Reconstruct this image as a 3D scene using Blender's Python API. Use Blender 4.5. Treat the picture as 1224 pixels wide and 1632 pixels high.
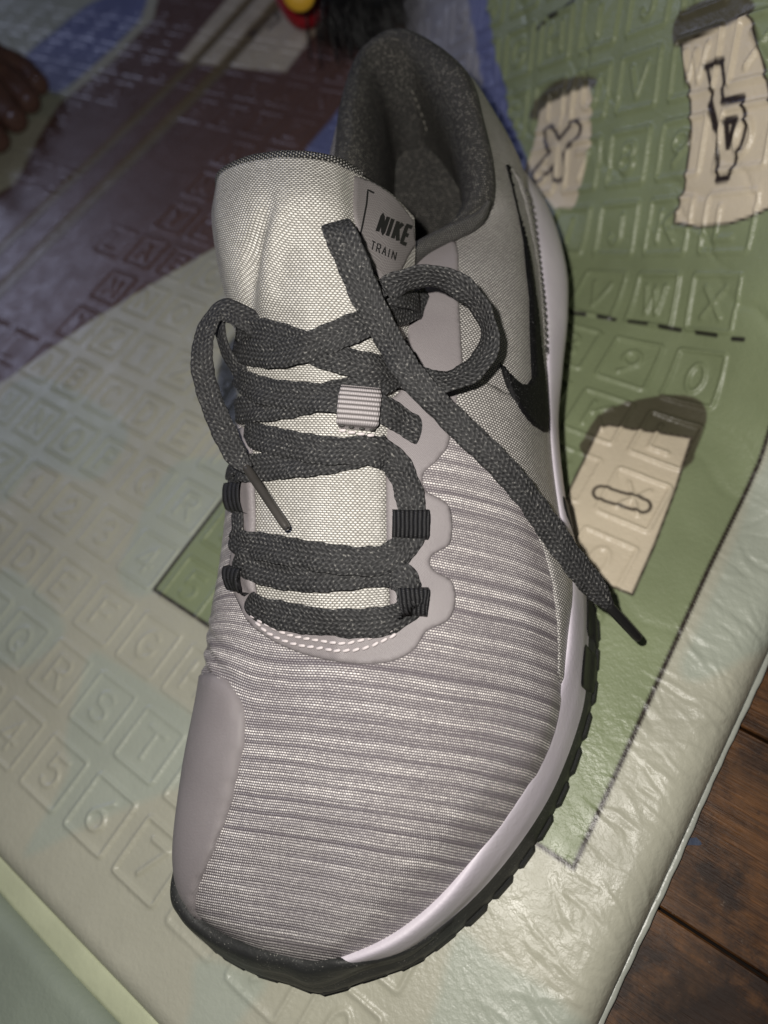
import bpy, math, random
import numpy as np
from mathutils import Vector, Matrix
from mathutils.bvhtree import BVHTree
from mathutils.geometry import delaunay_2d_cdt

random.seed(7); RNG = np.random.default_rng(7)
for o in list(bpy.data.objects): bpy.data.objects.remove(o)
SC = bpy.context.scene; COL = SC.collection

# ---------------------------------------------------------------- camera, world, light
# The phone hangs 23.5 cm above the mat; world X/Y run along the mat's edges, z = 0 is its top.
PITCH, ROLL, YAW, CAMH, FPX = 1.03159105, -0.46991279, -0.99791922, 0.235, 1130.0
cp, sp, cr, sr, cy, sy_ = math.cos(PITCH), math.sin(PITCH), math.cos(ROLL), math.sin(ROLL), math.cos(YAW), math.sin(YAW)
_up = np.array([0, sp, cp]); _rt = np.array([1., 0, 0])
RC = np.stack([_rt*cr + _up*sr, -_rt*sr + _up*cr, np.array([0, cp, -sp])]) @ np.array([[cy, -sy_, 0], [sy_, cy, 0], [0, 0, 1]])
CAMP = np.array([0, 0, CAMH])
cam = bpy.data.cameras.new("camera"); co = bpy.data.objects.new("camera", cam); COL.objects.link(co)
M = Matrix.Identity(4)
for i in range(3):
    M[i][0], M[i][1], M[i][2], M[i][3] = RC[0][i], RC[1][i], -RC[2][i], CAMP[i]
co.matrix_world = M
cam.sensor_fit = 'VERTICAL'; cam.sensor_height = 36; cam.lens = FPX/1632*36
cam.clip_start = 0.005; cam.clip_end = 50
cam.dof.use_dof = True; cam.dof.focus_distance = 0.198; cam.dof.aperture_fstop = 7.0
SC.camera = co

w = bpy.data.worlds.new("World"); SC.world = w; w.use_nodes = True
w.node_tree.nodes["Background"].inputs[0].default_value = (0.55, 0.58, 0.75, 1)
w.node_tree.nodes["Background"].inputs[1].default_value = 0.03
SC.view_settings.view_transform = 'Standard'; SC.view_settings.look = 'None'
SC.view_settings.exposure = 0.0; SC.view_settings.gamma = 1.0

def lamp(name, kind, loc, power, color, size=0.01, target=None):
    d = bpy.data.lights.new(name, kind); d.energy = power; d.color = color
    if kind == 'AREA': d.shape = 'DISK'; d.size = size
    else: d.shadow_soft_size = size
    o = bpy.data.objects.new(name, d); COL.objects.link(o); o.location = loc
    if target is not None:
        o.rotation_euler = (Vector(target)-Vector(loc)).to_track_quat('-Z', 'Y').to_euler()
    return o
# the phone's own flash, beside the lens
FL = CAMP + RC[0]*(-0.021) + RC[1]*0.020
lamp("phone_flash", 'POINT', FL, 2.45, (1.0, 0.955, 0.895), 0.003)
# the dim cool room light that comes in low from beyond the top left of the picture
lamp("window_light", 'AREA', (-2.05, 0.42, 1.08), 6.5, (0.64, 0.70, 1.0), 0.75, (-0.4, 0.25, 0))

# ---------------------------------------------------------------- helpers
def back(p, z=0.0):
    p = np.asarray(p, float); z = np.asarray(z, float)
    v = np.stack([(p[..., 0]-612)/FPX, -(p[..., 1]-816)/FPX, np.ones(p.shape[:-1])], -1) @ RC
    return CAMP + v*((z-CAMH)/v[..., 2])[..., None]
def proj(P):
    d = (np.asarray(P, float)-CAMP) @ RC.T
    return np.stack([612+FPX*d[..., 0]/d[..., 2], 816-FPX*d[..., 1]/d[..., 2]], -1)
def raydir(p):
    v = np.array([(p[0]-612)/FPX, -(p[1]-816)/FPX, 1.0]) @ RC
    return Vector(v/np.linalg.norm(v))
def mesh_obj(name, verts, faces, mat, parent=None, uv=None, smooth=True, origin=None):
    v = np.asarray(verts, float)
    if parent is not None: v = v-np.array(parent['o3'] if 'o3' in parent else (0, 0, 0))
    me = bpy.data.meshes.new(name)
    if isinstance(faces, np.ndarray) and faces.ndim == 2:
        k = faces.shape[1]; n = len(faces)
        me.vertices.add(len(v)); me.vertices.foreach_set('co', v.astype(np.float32).ravel())
        me.loops.add(n*k); me.loops.foreach_set('vertex_index', faces.astype(np.int32).ravel())
        me.polygons.add(n); me.polygons.foreach_set('loop_start', (np.arange(n)*k).astype(np.int32))
        me.update(calc_edges=True)
    else:
        me.from_pydata([tuple(x) for x in v], [], [tuple(int(i) for i in f) for f in faces]); me.update()
    if smooth: me.polygons.foreach_set('use_smooth', [True]*len(me.polygons))
    if uv is not None:
        l = me.uv_layers.new(name='UVMap'); idx = np.empty(len(me.loops), np.int32)
        me.loops.foreach_get('vertex_index', idx)
        l.data.foreach_set('uv', np.asarray(uv, np.float32)[idx].ravel())
    if mat: me.materials.append(mat)
    me.validate()
    o = bpy.data.objects.new(name, me); COL.objects.link(o)
    if parent is not None:
        o.parent = parent
        if 'o3' in parent: o['o3'] = tuple(parent['o3'])
    return o
def thing(name, label, cat, loc=(0, 0, 0), kind=None):
    o = bpy.data.objects.new(name, None); COL.objects.link(o); o.location = loc
    o['o3'] = tuple(float(x) for x in loc); o.empty_display_size = 0.02
    if label: o['label'] = label
    if cat: o['category'] = cat
    if kind: o['kind'] = kind
    return o
def crom(P, n, closed=False):
    """dense Catmull-Rom through points"""
    P = np.asarray(P, float)
    if closed: Q = np.concatenate([P[-1:], P, P[:2]])
    else: Q = np.concatenate([2*P[:1]-P[1:2], P, 2*P[-1:]-P[-2:-1]])
    m = len(Q)-3; out = []
    for i in range(m):
        t = np.linspace(0, 1, n, endpoint=False)[:, None]
        a, b, c, d = Q[i:i+4]
        out.append(.5*((2*b)+(-a+c)*t+(2*a-5*b+4*c-d)*t*t+(-a+3*b-3*c+d)*t**3))
    out = np.concatenate(out)
    if not closed: out = np.concatenate([out, P[-1:]])
    return out
def inside(P, poly):
    x, y = P[:, 0], P[:, 1]; r = np.zeros(len(P), bool); n = len(poly)
    for i in range(n):
        x1, y1 = poly[i]; x2, y2 = poly[(i+1) % n]
        if y1 == y2: continue
        c = (y1 > y) != (y2 > y)
        r ^= c & (x < (x2-x1)*(y-y1)/(y2-y1)+x1)
    return r
def segdist(P, line, closed=False):
    d = np.full(len(P), 1e9); n = len(line)
    for i in range(n if closed else n-1):
        a = line[i]; b = line[(i+1) % n]; ab = b-a; L = ab@ab+1e-18
        t = np.clip(((P-a)@ab)/L, 0, 1)
        q = P-a-t[:, None]*ab
        d = np.minimum(d, q[:, 0]**2+q[:, 1]**2)
    return np.sqrt(d)
def grid_faces(nu, nv, closed=False):
    i = np.arange(nu if closed else nu-1); j = np.arange(nv-1)
    I, J = np.meshgrid(i, j, indexing='ij'); I2 = (I+1) % nu
    return np.stack([I*nv+J, I*nv+J+1, I2*nv+J+1, I2*nv+J], -1).reshape(-1, 4)

# ---------------------------------------------------------------- material nodes
class NT:
    def __init__(s, name):
        s.m = bpy.data.materials.new(name); s.m.use_nodes = True
        s.t = s.m.node_tree; s.n = s.t.nodes; s.b = s.n['Principled BSDF']
    def new(s, typ, **kw):
        n = s.n.new(typ)
        for k, v in kw.items():
            if k in n.inputs: s.set(n.inputs[k], v)
            else: setattr(n, k, v)
        return n
    def set(s, sock, v):
        if hasattr(v, 'is_linked') or hasattr(v, 'links'): s.t.links.new(v, sock)
        else: sock.default_value = v
    def math(s, op, a, b=0.0, c=None):
        n = s.n.new('ShaderNodeMath'); n.operation = op
        s.set(n.inputs[0], a); s.set(n.inputs[1], b)
        if c is not None: s.set(n.inputs[2], c)
        return n.outputs[0]
    def sin01(s, x): return s.math('MULTIPLY_ADD', s.math('SINE', x), 0.5, 0.5)
    def mix(s, f, a, b):
        n = s.n.new('ShaderNodeMix'); n.data_type = 'RGBA'
        s.set(n.inputs[0], f)
        for k, v in ((6, a), (7, b)):
            if isinstance(v, tuple): n.inputs[k].default_value = (*v[:3], 1)
            else: s.t.links.new(v, n.inputs[k])
        return n.outputs[2]
    def noise(s, scale, detail=2, vec=None, rough=.5, dim='3D'):
        n = s.n.new('ShaderNodeTexNoise'); n.noise_dimensions = dim
        n.inputs['Scale'].default_value = scale; n.inputs['Detail'].default_value = detail; n.inputs['Roughness'].default_value = rough
        if vec is None: vec = s.obj()
        if dim == '1D': s.set(n.inputs['W'], vec)
        else: s.t.links.new(vec, n.inputs['Vector'])
        return n.outputs[0]
    def obj(s): return s.new('ShaderNodeTexCoord').outputs['Object']
    def uv(s):
        u = s.new('ShaderNodeUVMap'); x = s.new('ShaderNodeSeparateXYZ'); s.t.links.new(u.outputs[0], x.inputs[0])
        return x.outputs[0], x.outputs[1]
    def ramp(s, f, a, b, lo=0., hi=1.):
        n = s.n.new('ShaderNodeMapRange'); s.set(n.inputs[0], f)
        n.inputs[1].default_value = a; n.inputs[2].default_value = b; n.inputs[3].default_value = lo; n.inputs[4].default_value = hi
        return n.outputs[0]
    def bump(s, h, dist, strength=1.0):
        n = s.n.new('ShaderNodeBump'); n.inputs['Distance'].default_value = dist; n.inputs['Strength'].default_value = strength
        s.set(n.inputs['Height'], h); return n
    def fin(s, color=None, rough=.5, spec=.5, bump=None, sheen=0, **kw):
        if color is not None:
            if isinstance(color, tuple): s.b.inputs['Base Color'].default_value = (*color[:3], 1)
            else: s.t.links.new(color, s.b.inputs['Base Color'])
        s.set(s.b.inputs['Roughness'], rough); s.set(s.b.inputs['Specular IOR Level'], spec)
        if sheen: s.b.inputs['Sheen Weight'].default_value = sheen
        if bump is not None: s.t.links.new(bump.outputs[0], s.b.inputs['Normal'])
        for k, v in kw.items(): s.set(s.b.inputs[k.replace('_', ' ')], v)
        return s.m
TAU = 2*math.pi

def m_plain(name, c, rough=.5, spec=.4, nscale=900, nd=.00008, var=.06):
    t = NT(name); n = t.noise(nscale, 3); n2 = t.noise(60, 3)
    col = t.mix(t.ramp(n2, .3, .7), tuple(x*(1-var) for x in c), tuple(x*(1+var) for x in c))
    return t.fin(col, rough, spec, t.bump(n, nd))
def m_weave(name, dark, light, pu, pv, rough=.38, spec=.6, depth=.00018, lo=.25, hi=.8, wob=.04, asp=1.0):
    """woven yarn: staggered bright floats over dark gaps; UVs are centimetres"""
    t = NT(name); u, v = t.uv()
    wn = t.math('MULTIPLY_ADD', t.noise(120, 2), wob, -wob/2)
    u = t.math('ADD', u, wn); v = t.math('ADD', v, t.math('MULTIPLY_ADD', t.noise(170, 2), wob, -wob/2))
    row = t.math('DIVIDE', v, pv); ri = t.math('FLOOR', row); rf = t.math('FRACT', row)
    uu = t.math('MULTIPLY_ADD', ri, .5, t.math('DIVIDE', u, pu)); uf = t.math('FRACT', uu); ui = t.math('FLOOR', uu)
    a = t.math('SINE', t.math('MULTIPLY', rf, math.pi)); b = t.math('SINE', t.math('MULTIPLY', uf, math.pi))
    b = t.math('POWER', t.math('MAXIMUM', b, 0.001), asp)
    h = t.math('MULTIPLY', a, b)
    cmb = t.new('ShaderNodeCombineXYZ'); t.set(cmb.inputs[0], ui); t.set(cmb.inputs[1], ri)
    wn2 = t.new('ShaderNodeTexWhiteNoise'); t.t.links.new(cmb.outputs[0], wn2.inputs['Vector'])
    k = t.math('MULTIPLY', t.ramp(h, lo, hi), t.math('MULTIPLY_ADD', wn2.outputs['Value'], .45, .68))
    k = t.math('MULTIPLY', k, t.ramp(t.noise(45, 3), .25, .75, .82, 1.1))
    col = t.mix(t.math('MINIMUM', k, 1.0), dark, light)
    return t.fin(col, rough, spec, t.bump(h, depth))
def m_knit():
    """striped engineered knit: bands of solid lines and dotted rows across the vamp"""
    t = NT('striped_knit'); u, v = t.uv()
    v = t.math('ADD', v, t.math('MULTIPLY_ADD', t.noise(30, 2), .16, -.08))
    v = t.math('ADD', v, t.math('MULTIPLY_ADD', t.noise(160, 2), .02, -.01))
    pv = .066; row = t.math('DIVIDE', v, pv); ri = t.math('FLOOR', row); rf = t.math('FRACT', row)
    band = t.sin01(t.math('MULTIPLY', v, TAU/.43))
    band2 = t.sin01(t.math('MULTIPLY', v, TAU/.215))
    wn = t.new('ShaderNodeTexWhiteNoise', noise_dimensions='1D'); t.set(wn.inputs['W'], ri)
    rb = t.math('ADD', t.math('MULTIPLY', t.math('POWER', band, .6), .45), t.math('MULTIPLY', wn.outputs['Value'], .50))
    rb = t.math('ADD', rb, t.math('MULTIPLY', band2, -.12))
    uu = t.math('ADD', t.math('DIVIDE', u, .085), t.math('MULTIPLY', ri, .5))
    uu = t.math('ADD', uu, t.math('MULTIPLY', t.noise(200, 1), .6))
    dot = t.math('SINE', t.math('MULTIPLY', t.math('FRACT', uu), math.pi))
    a = t.math('SINE', t.math('MULTIPLY', rf, math.pi))
    h = t.math('MULTIPLY', a, t.math('MULTIPLY_ADD', dot, .75, .25))
    cmb = t.new('ShaderNodeCombineXYZ'); t.set(cmb.inputs[0], t.math('FLOOR', uu)); t.set(cmb.inputs[1], ri)
    w2 = t.new('ShaderNodeTexWhiteNoise'); t.t.links.new(cmb.outputs[0], w2.inputs['Vector'])
    k = t.math('MULTIPLY', t.ramp(h, .15, .85), t.math('MULTIPLY_ADD', w2.outputs['Value'], .5, .55))
    k = t.math('MULTIPLY', k, t.math('MULTIPLY_ADD', rb, 1.15, .18))
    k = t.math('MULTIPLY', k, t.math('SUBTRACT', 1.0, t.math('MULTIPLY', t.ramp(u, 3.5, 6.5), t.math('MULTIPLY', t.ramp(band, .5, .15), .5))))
    # long streaks where the light yarn runs out to the sides
    cs = t.new('ShaderNodeCombineXYZ'); t.set(cs.inputs[0], t.math('MULTIPLY', u, .35)); t.set(cs.inputs[1], t.math('MULTIPLY', ri, 3.1))
    k = t.math('MULTIPLY', k, t.ramp(t.noise(1.3, 2, cs.outputs[0]), .3, .7, .6, 1.2))
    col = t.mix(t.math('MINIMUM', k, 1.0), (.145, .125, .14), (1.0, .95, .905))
    return t.fin(col, .32, .75, t.bump(h, .00026))
def m_lace():
    t = NT('braided_lace'); u, v = t.uv()
    # braid: chevrons mirrored about the lace's middle
    au = t.math('ABSOLUTE', u)
    ph = t.math('ADD', t.math('MULTIPLY', v, TAU/.16), t.math('MULTIPLY', au, TAU/.20))
    ph2 = t.math('SUBTRACT', t.math('MULTIPLY', v, TAU/.16), t.math('MULTIPLY', au, TAU/.20))
    n = t.noise(380, 3); nf = t.noise(1500, 2)
    h = t.math('MULTIPLY', t.sin01(t.math('ADD', ph, t.math('MULTIPLY', n, 3.0))), t.sin01(t.math('ADD', t.math('MULTIPLY', u, TAU/.13), t.math('MULTIPLY', n, 2.0))))
    h = t.math('ADD', t.math('MULTIPLY', h, .75), t.math('MULTIPLY', t.sin01(ph2), .2)); h = t.math('ADD', h, t.math('MULTIPLY', t.noise(700, 2), .35))
    hh = t.math('ADD', h, t.math('MULTIPLY', nf, .5))
    col = t.mix(t.ramp(hh, .25, 1.25), (.007, .0072, .008), (.078, .078, .079))
    spk = t.ramp(nf, .60, .70)
    col = t.mix(t.math('MULTIPLY', spk, t.ramp(h, .2, .6)), col, (.24, .235, .22))
    return t.fin(col, .62, .16, t.bump(hh, .00034))
def m_webbing(name, c0, c1, axis, pitch):
    t = NT(name); u, v = t.uv(); a = (u, v)[axis]; b = (u, v)[1-axis]
    r = t.math('SINE', t.math('MULTIPLY', t.math('FRACT', t.math('DIVIDE', a, pitch)), math.pi))
    f = t.sin01(t.math('ADD', t.math('MULTIPLY', b, TAU/.045), t.math('MULTIPLY', t.math('FLOOR', t.math('DIVIDE', a, pitch)), math.pi)))
    h = t.math('MULTIPLY', r, t.math('MULTIPLY_ADD', f, .3, .7))
    return t.fin(t.mix(t.ramp(h, .2, .9), c0, c1), .5, .25, t.bump(h, .0004))
def m_lining():
    t = NT('dark_collar_mesh'); u, v = t.uv()
    row = t.math('DIVIDE', v, .085); ri = t.math('FLOOR', row)
    uu = t.math('ADD', t.math('DIVIDE', u, .075), t.math('MULTIPLY', ri, .5))
    h = t.math('MULTIPLY', t.math('SINE', t.math('MULTIPLY', t.math('FRACT', row), math.pi)), t.math('SINE', t.math('MULTIPLY', t.math('FRACT', uu), math.pi)))
    cmb = t.new('ShaderNodeCombineXYZ'); t.set(cmb.inputs[0], t.math('FLOOR', uu)); t.set(cmb.inputs[1], ri)
    wn = t.new('ShaderNodeTexWhiteNoise'); t.t.links.new(cmb.outputs[0], wn.inputs['Vector'])
    k = t.math('MULTIPLY', t.ramp(h, .25, .85), t.math('MULTIPLY_ADD', t.math('POWER', wn.outputs['Value'], 3.0), .9, .25))
    col = t.mix(k, (.020, .0195, .02), (.24, .23, .20))
    return t.fin(col, .5, .3, t.bump(h, .0003))
def m_rubber():
    t = NT('dark_outsole_rubber'); n = t.noise(700, 4); n2 = t.noise(2200, 2); n3 = t.noise(120, 3)
    dust = t.math('MULTIPLY', t.ramp(n2, .64, .72), t.ramp(n3, .42, .62))
    col = t.mix(dust, t.mix(n3, (.018, .019, .019), (.036, .037, .036)), (.32, .31, .28))
    return t.fin(col, .5, .25, t.bump(n, .0002))
def m_midsole():
    t = NT('pale_midsole_foam'); n = t.noise(850, 3); n3 = t.noise(70, 4)
    col = t.mix(t.ramp(n3, .35, .7), (.64, .59, .665), (.70, .655, .715))
    return t.fin(col, .45, .4, t.bump(n, .00012))
def m_tpu():
    t = NT('grey_overlay_film'); n = t.noise(1500, 2); n3 = t.noise(55, 4); u, v = t.uv()
    g = t.math('MULTIPLY', t.sin01(t.math('MULTIPLY', t.math('ADD', u, v), TAU/.05)), t.sin01(t.math('MULTIPLY', t.math('SUBTRACT', u, v), TAU/.05)))
    col = t.mix(t.ramp(n3, .3, .75), (.235, .213, .218), (.275, .252, .255))
    sc = t.ramp(t.noise(160, 4, rough=.7), .66, .74)
    col = t.mix(t.math('MULTIPLY', sc, .35), col, (.22, .19, .2))
    return t.fin(col, .46, .35, t.bump(t.math('ADD', t.math('MULTIPLY', g, .6), n), .00009))
def m_swoosh():
    t = NT('black_embroidery'); n = t.noise(900, 3); nf = t.noise(2600, 1)
    col = t.mix(t.ramp(nf, .66, .74), (.005, .005, .0055), (.10, .10, .10))
    return t.fin(col, .6, .12, t.bump(n, .0003))

KNIT = m_knit(); LACE = m_lace(); LIN = m_lining(); RUB = m_rubber(); MID = m_midsole(); RUBB = m_plain('black_rubber', (.009, .009, .0095), .5, .35, 500, .0002); TPU = m_tpu(); SWO = m_swoosh()
QUART = m_weave('grey_quarter_weave', (.11, .102, .10), (.70, .675, .635), .118, .074, .36, .6, .00018)
TONG = m_weave('silver_tongue_weave', (.21, .20, .18), (.84, .82, .765), .128, .066, .34, .65, .00020, .2, .8, .03)
TRIM = m_weave('dark_binding_mesh', (.012, .012, .012), (.34, .33, .30), .10, .08, .35, .7, .0004, .45, .85)
TRIM2 = m_weave('collar_binding_knit', (.02, .02, .02), (.20, .19, .175), .07, .075, .42, .5, .0003, .3, .85)
LABEL = m_weave('grey_label_cloth', (.17, .155, .155), (.25, .235, .23), .05, .05, .5, .35, .00006)
PRINT = m_plain('black_label_print', (.010, .010, .011), .5, .4)
WEBG = m_webbing('grey_webbing', (.15, .135, .135), (.50, .465, .47), 1, .125)
WEBB = m_webbing('black_webbing', (.006, .006, .007), (.035, .035, .037), 0, .115)
THREAD = m_plain('grey_thread', (.66, .60, .60), .5, .4)
THREADD = m_plain('dark_thread', (.05, .048, .045), .5, .4)
AGLET = m_plain('smoky_plastic_tip', (.05, .046, .042), .3, .6, 400, .0001, .3)
FOOTB = m_plain('insole_cloth', (.085, .08, .075), .8, .2, 2500, .0003)

# ---------------------------------------------------------------- play mat
TX, TY, SX, SY = -1.5000340909*CAMH, -0.0573491575*CAMH, 0.0261303, 0.02704156
B_ANG, B_D0, B_R, B_TH = 0.955, 0.103, 0.030, 0.975
BE = np.array([math.cos(B_ANG), math.sin(B_ANG)])
def bend(P):
    """the far right corner of the mat leans up: an isometric bend about a slanting crease"""
    d = P@BE-B_D0; a = np.clip(d/B_R, 0, B_TH); ex = np.maximum(d-B_R*B_TH, 0)
    dd = np.where(d > 0, B_R*np.sin(a)+ex*math.cos(B_TH), d)
    z = np.where(d > 0, B_R*(1-np.cos(a))+ex*math.sin(B_TH), 0)
    return np.concatenate([P+(dd-d)[:, None]*BE, z[:, None]], 1)
def bend_normal(P):
    a = np.clip((P@BE-B_D0)/B_R, 0, B_TH)
    return np.concatenate([-np.sin(a)[:, None]*BE, np.cos(a)[:, None]], 1)
def flat(px):
    """photo survey point -> coordinates on the unrolled mat"""
    px = np.atleast_2d(np.asarray(px, float)); P = back(px)[:, :2].copy()
    P = np.clip(P, -0.9, 0.9)
    best = P.copy(); bl = np.full(len(P), 1e9)
    for _ in range(60):
        r = proj(bend(P))-px; e = np.hypot(*r.T); k = e < bl; best[k] = P[k]; bl[k] = e[k]
        h = 1e-5
        jx = (proj(bend(P+[h, 0]))-px-r)/h; jy = (proj(bend(P+[0, h]))-px-r)/h
        det = jx[:, 0]*jy[:, 1]-jx[:, 1]*jy[:, 0]; det = np.where(abs(det) < 1e-3, 1e-3, det)
        dx = (r[:, 0]*jy[:, 1]-r[:, 1]*jy[:, 0])/det; dy = (jx[:, 0]*r[:, 1]-jx[:, 1]*r[:, 0])/det
        P = P-.5*np.clip(np.stack([dx, dy], 1), -.03, .03)
    return best
def arc(cx, cy, rx, ry, a0, a1, n=10):
    a = np.radians(np.linspace(a0, a1, n)); return [(cx+rx*math.cos(x), cy+ry*math.sin(x)) for x in a]
GL = {'A': [[(0, 0), (.5, 1), (1, 0)], [(.2, .38), (.8, .38)]],
 'B': [[(0, 0), (0, 1), (.6, 1)]+arc(.6, .77, .3, .23, 90, -90)+[(0, .54)], [(.6, .54)]+arc(.6, .27, .35, .27, 90, -90)+[(0, 0)]],
 'C': [arc(.5, .5, .5, .5, 45, 315, 16)], 'D': [[(0, 0), (0, 1), (.4, 1)]+arc(.4, .5, .55, .5, 90, -90)+[(0, 0)]],
 'E': [[(.9, 1), (0, 1), (0, 0), (.9, 0)], [(0, .5), (.75, .5)]], 'F': [[(.9, 1), (0, 1), (0, 0)], [(0, .5), (.75, .5)]],
 'G': [arc(.5, .5, .5, .5, 45, 340, 16)+[(1, .45), (.6, .45)]], 'H': [[(0, 0), (0, 1)], [(1, 0), (1, 1)], [(0, .5), (1, .5)]],
 'I': [[(.5, 0), (.5, 1)]], 'J': [[(.8, 1), (.8, .3)]+arc(.45, .3, .35, .3, 0, -170)], 'K': [[(0, 0), (0, 1)], [(.9, 1), (0, .45)], [(.3, .62), (.95, 0)]],
 'L': [[(0, 1), (0, 0), (.85, 0)]], 'M': [[(0, 0), (.08, 1), (.5, .2), (.92, 1), (1, 0)]], 'N': [[(0, 0), (0, 1), (1, 0), (1, 1)]],
 'O': [arc(.5, .5, .5, .5, 0, 360, 22)], 'P': [[(0, 0), (0, 1), (.6, 1)]+arc(.6, .74, .33, .26, 90, -90)+[(0, .48)]],
 'Q': [arc(.5, .5, .5, .5, 0, 360, 22), [(.6, .3), (1, -.05)]], 'R': [[(0, 0), (0, 1), (.6, 1)]+arc(.6, .74, .33, .26, 90, -90)+[(0, .48)], [(.5, .48), (.95, 0)]],
 'S': [arc(.5, .75, .42, .25, 30, 270, 10)+arc(.5, .25, .45, .25, 90, -150, 10)], 'T': [[(0, 1), (1, 1)], [(.5, 1), (.5, 0)]],
 'U': [[(0, 1), (0, .4)]+arc(.5, .4, .5, .4, 180, 360)+[(1, 1)]], 'V': [[(0, 1), (.5, 0), (1, 1)]], 'W': [[(-.1, 1), (.2, 0), (.5, .9), (.8, 0), (1.1, 1)]],
 'X': [[(0, 0), (1, 1)], [(0, 1), (1, 0)]], 'Y': [[(0, 1), (.5, .5), (1, 1)], [(.5, .5), (.5, 0)]], 'Z': [[(0, 1), (1, 1), (0, 0), (1, 0)]],
 '1': [[(.25, .75), (.55, 1), (.55, 0)]], '2': [arc(.5, .7, .4, .3, 160, -40, 10)+[(.05, 0), (.95, 0)]],
 '3': [arc(.45, .76, .38, .24, 140, -90, 10)+arc(.45, .26, .43, .26, 90, -140, 10)], '4': [[(.7, 0), (.7, 1), (.02, .3), (1, .3)]],
 '5': [[(.9, 1), (.15, 1), (.1, .55)]+arc(.47, .32, .42, .32, 120, -140, 12)], '6': [[(.8, 1), (.2, .5)]+arc(.5, .3, .42, .3, 150, 510, 18)],
 '7': [[(.05, 1), (.95, 1), (.35, 0)]], '8': [arc(.5, .76, .36, .24, 0, 360, 16), arc(.5, .27, .43, .27, 0, 360, 16)],
 '9': [[(.2, 0), (.85, .55)]+arc(.5, .7, .42, .3, -30, 330, 18)], '0': [arc(.5, .5, .38, .5, 0, 360, 20)]}
ROWS = ['ABCDEFGHIJKL', 'MNOPQRSTUVWX', 'YZ1234567890']

CREAM, MINT, GREEN, CARD, BROWN = (.425, .42, .335), (.385, .415, .345), (.225, .265, .15), (.62, .54, .41), (.085, .078, .05)
MAROON, BLUE, LINE, PALE, TAN = (.115, .065, .055), (.14, .16, .32), (.022, .014, .011), (.44, .43, .42), (.15, .115, .06)
def lay(X, C, poly, col, aa=.0005, smooth=0):
    p = np.asarray(poly, float)
    if smooth: p = crom(p, smooth, True)
    lo = p.min(0)-.006; hi = p.max(0)+.006
    k = np.where((X[:, 0] > lo[0]) & (X[:, 0] < hi[0]) & (X[:, 1] > lo[1]) & (X[:, 1] < hi[1]))[0]
    if not len(k): return
    Q = X[k]; d = segdist(Q, p, True); d = np.where(inside(Q, p), d, -d)
    a = np.clip(.5+d/(2*aa), 0, 1)[:, None]
    C[k] = C[k]*(1-a)+np.array(col)*a
def ink(X, C, line, col, wd, closed=False, aa=.0004, ring=0., rough=0.):
    p = np.asarray(line, float); lo = p.min(0)-wd-ring-.004; hi = p.max(0)+wd+ring+.004
    k = np.where((X[:, 0] > lo[0]) & (X[:, 0] < hi[0]) & (X[:, 1] > lo[1]) & (X[:, 1] < hi[1]))[0]
    if not len(k): return
    d = segdist(X[k], p, closed)
    if ring: d = abs(d-ring)
    if rough: d = d+rough*np.sin(X[k, 0]*5200+X[k, 1]*900)*np.sin(X[k, 1]*4700)
    a = np.clip(.5+(wd-d)/(2*aa), 0, 1)[:, None]
    C[k] = C[k]*(1-a)+np.array(col)*a
def vnoise(X, sc, seed):
    r = np.random.default_rng(seed); T = r.random((64, 64)); p = X/sc; i = np.floor(p).astype(int); f = p-i; f = f*f*(3-2*f)
    g = lambda a, b: T[(i[:, 0]+a) % 64, (i[:, 1]+b) % 64]
    return (g(0, 0)*(1-f[:, 0])+g(1, 0)*f[:, 0])*(1-f[:, 1])+(g(0, 1)*(1-f[:, 0])+g(1, 1)*f[:, 0])*f[:, 1]

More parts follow.
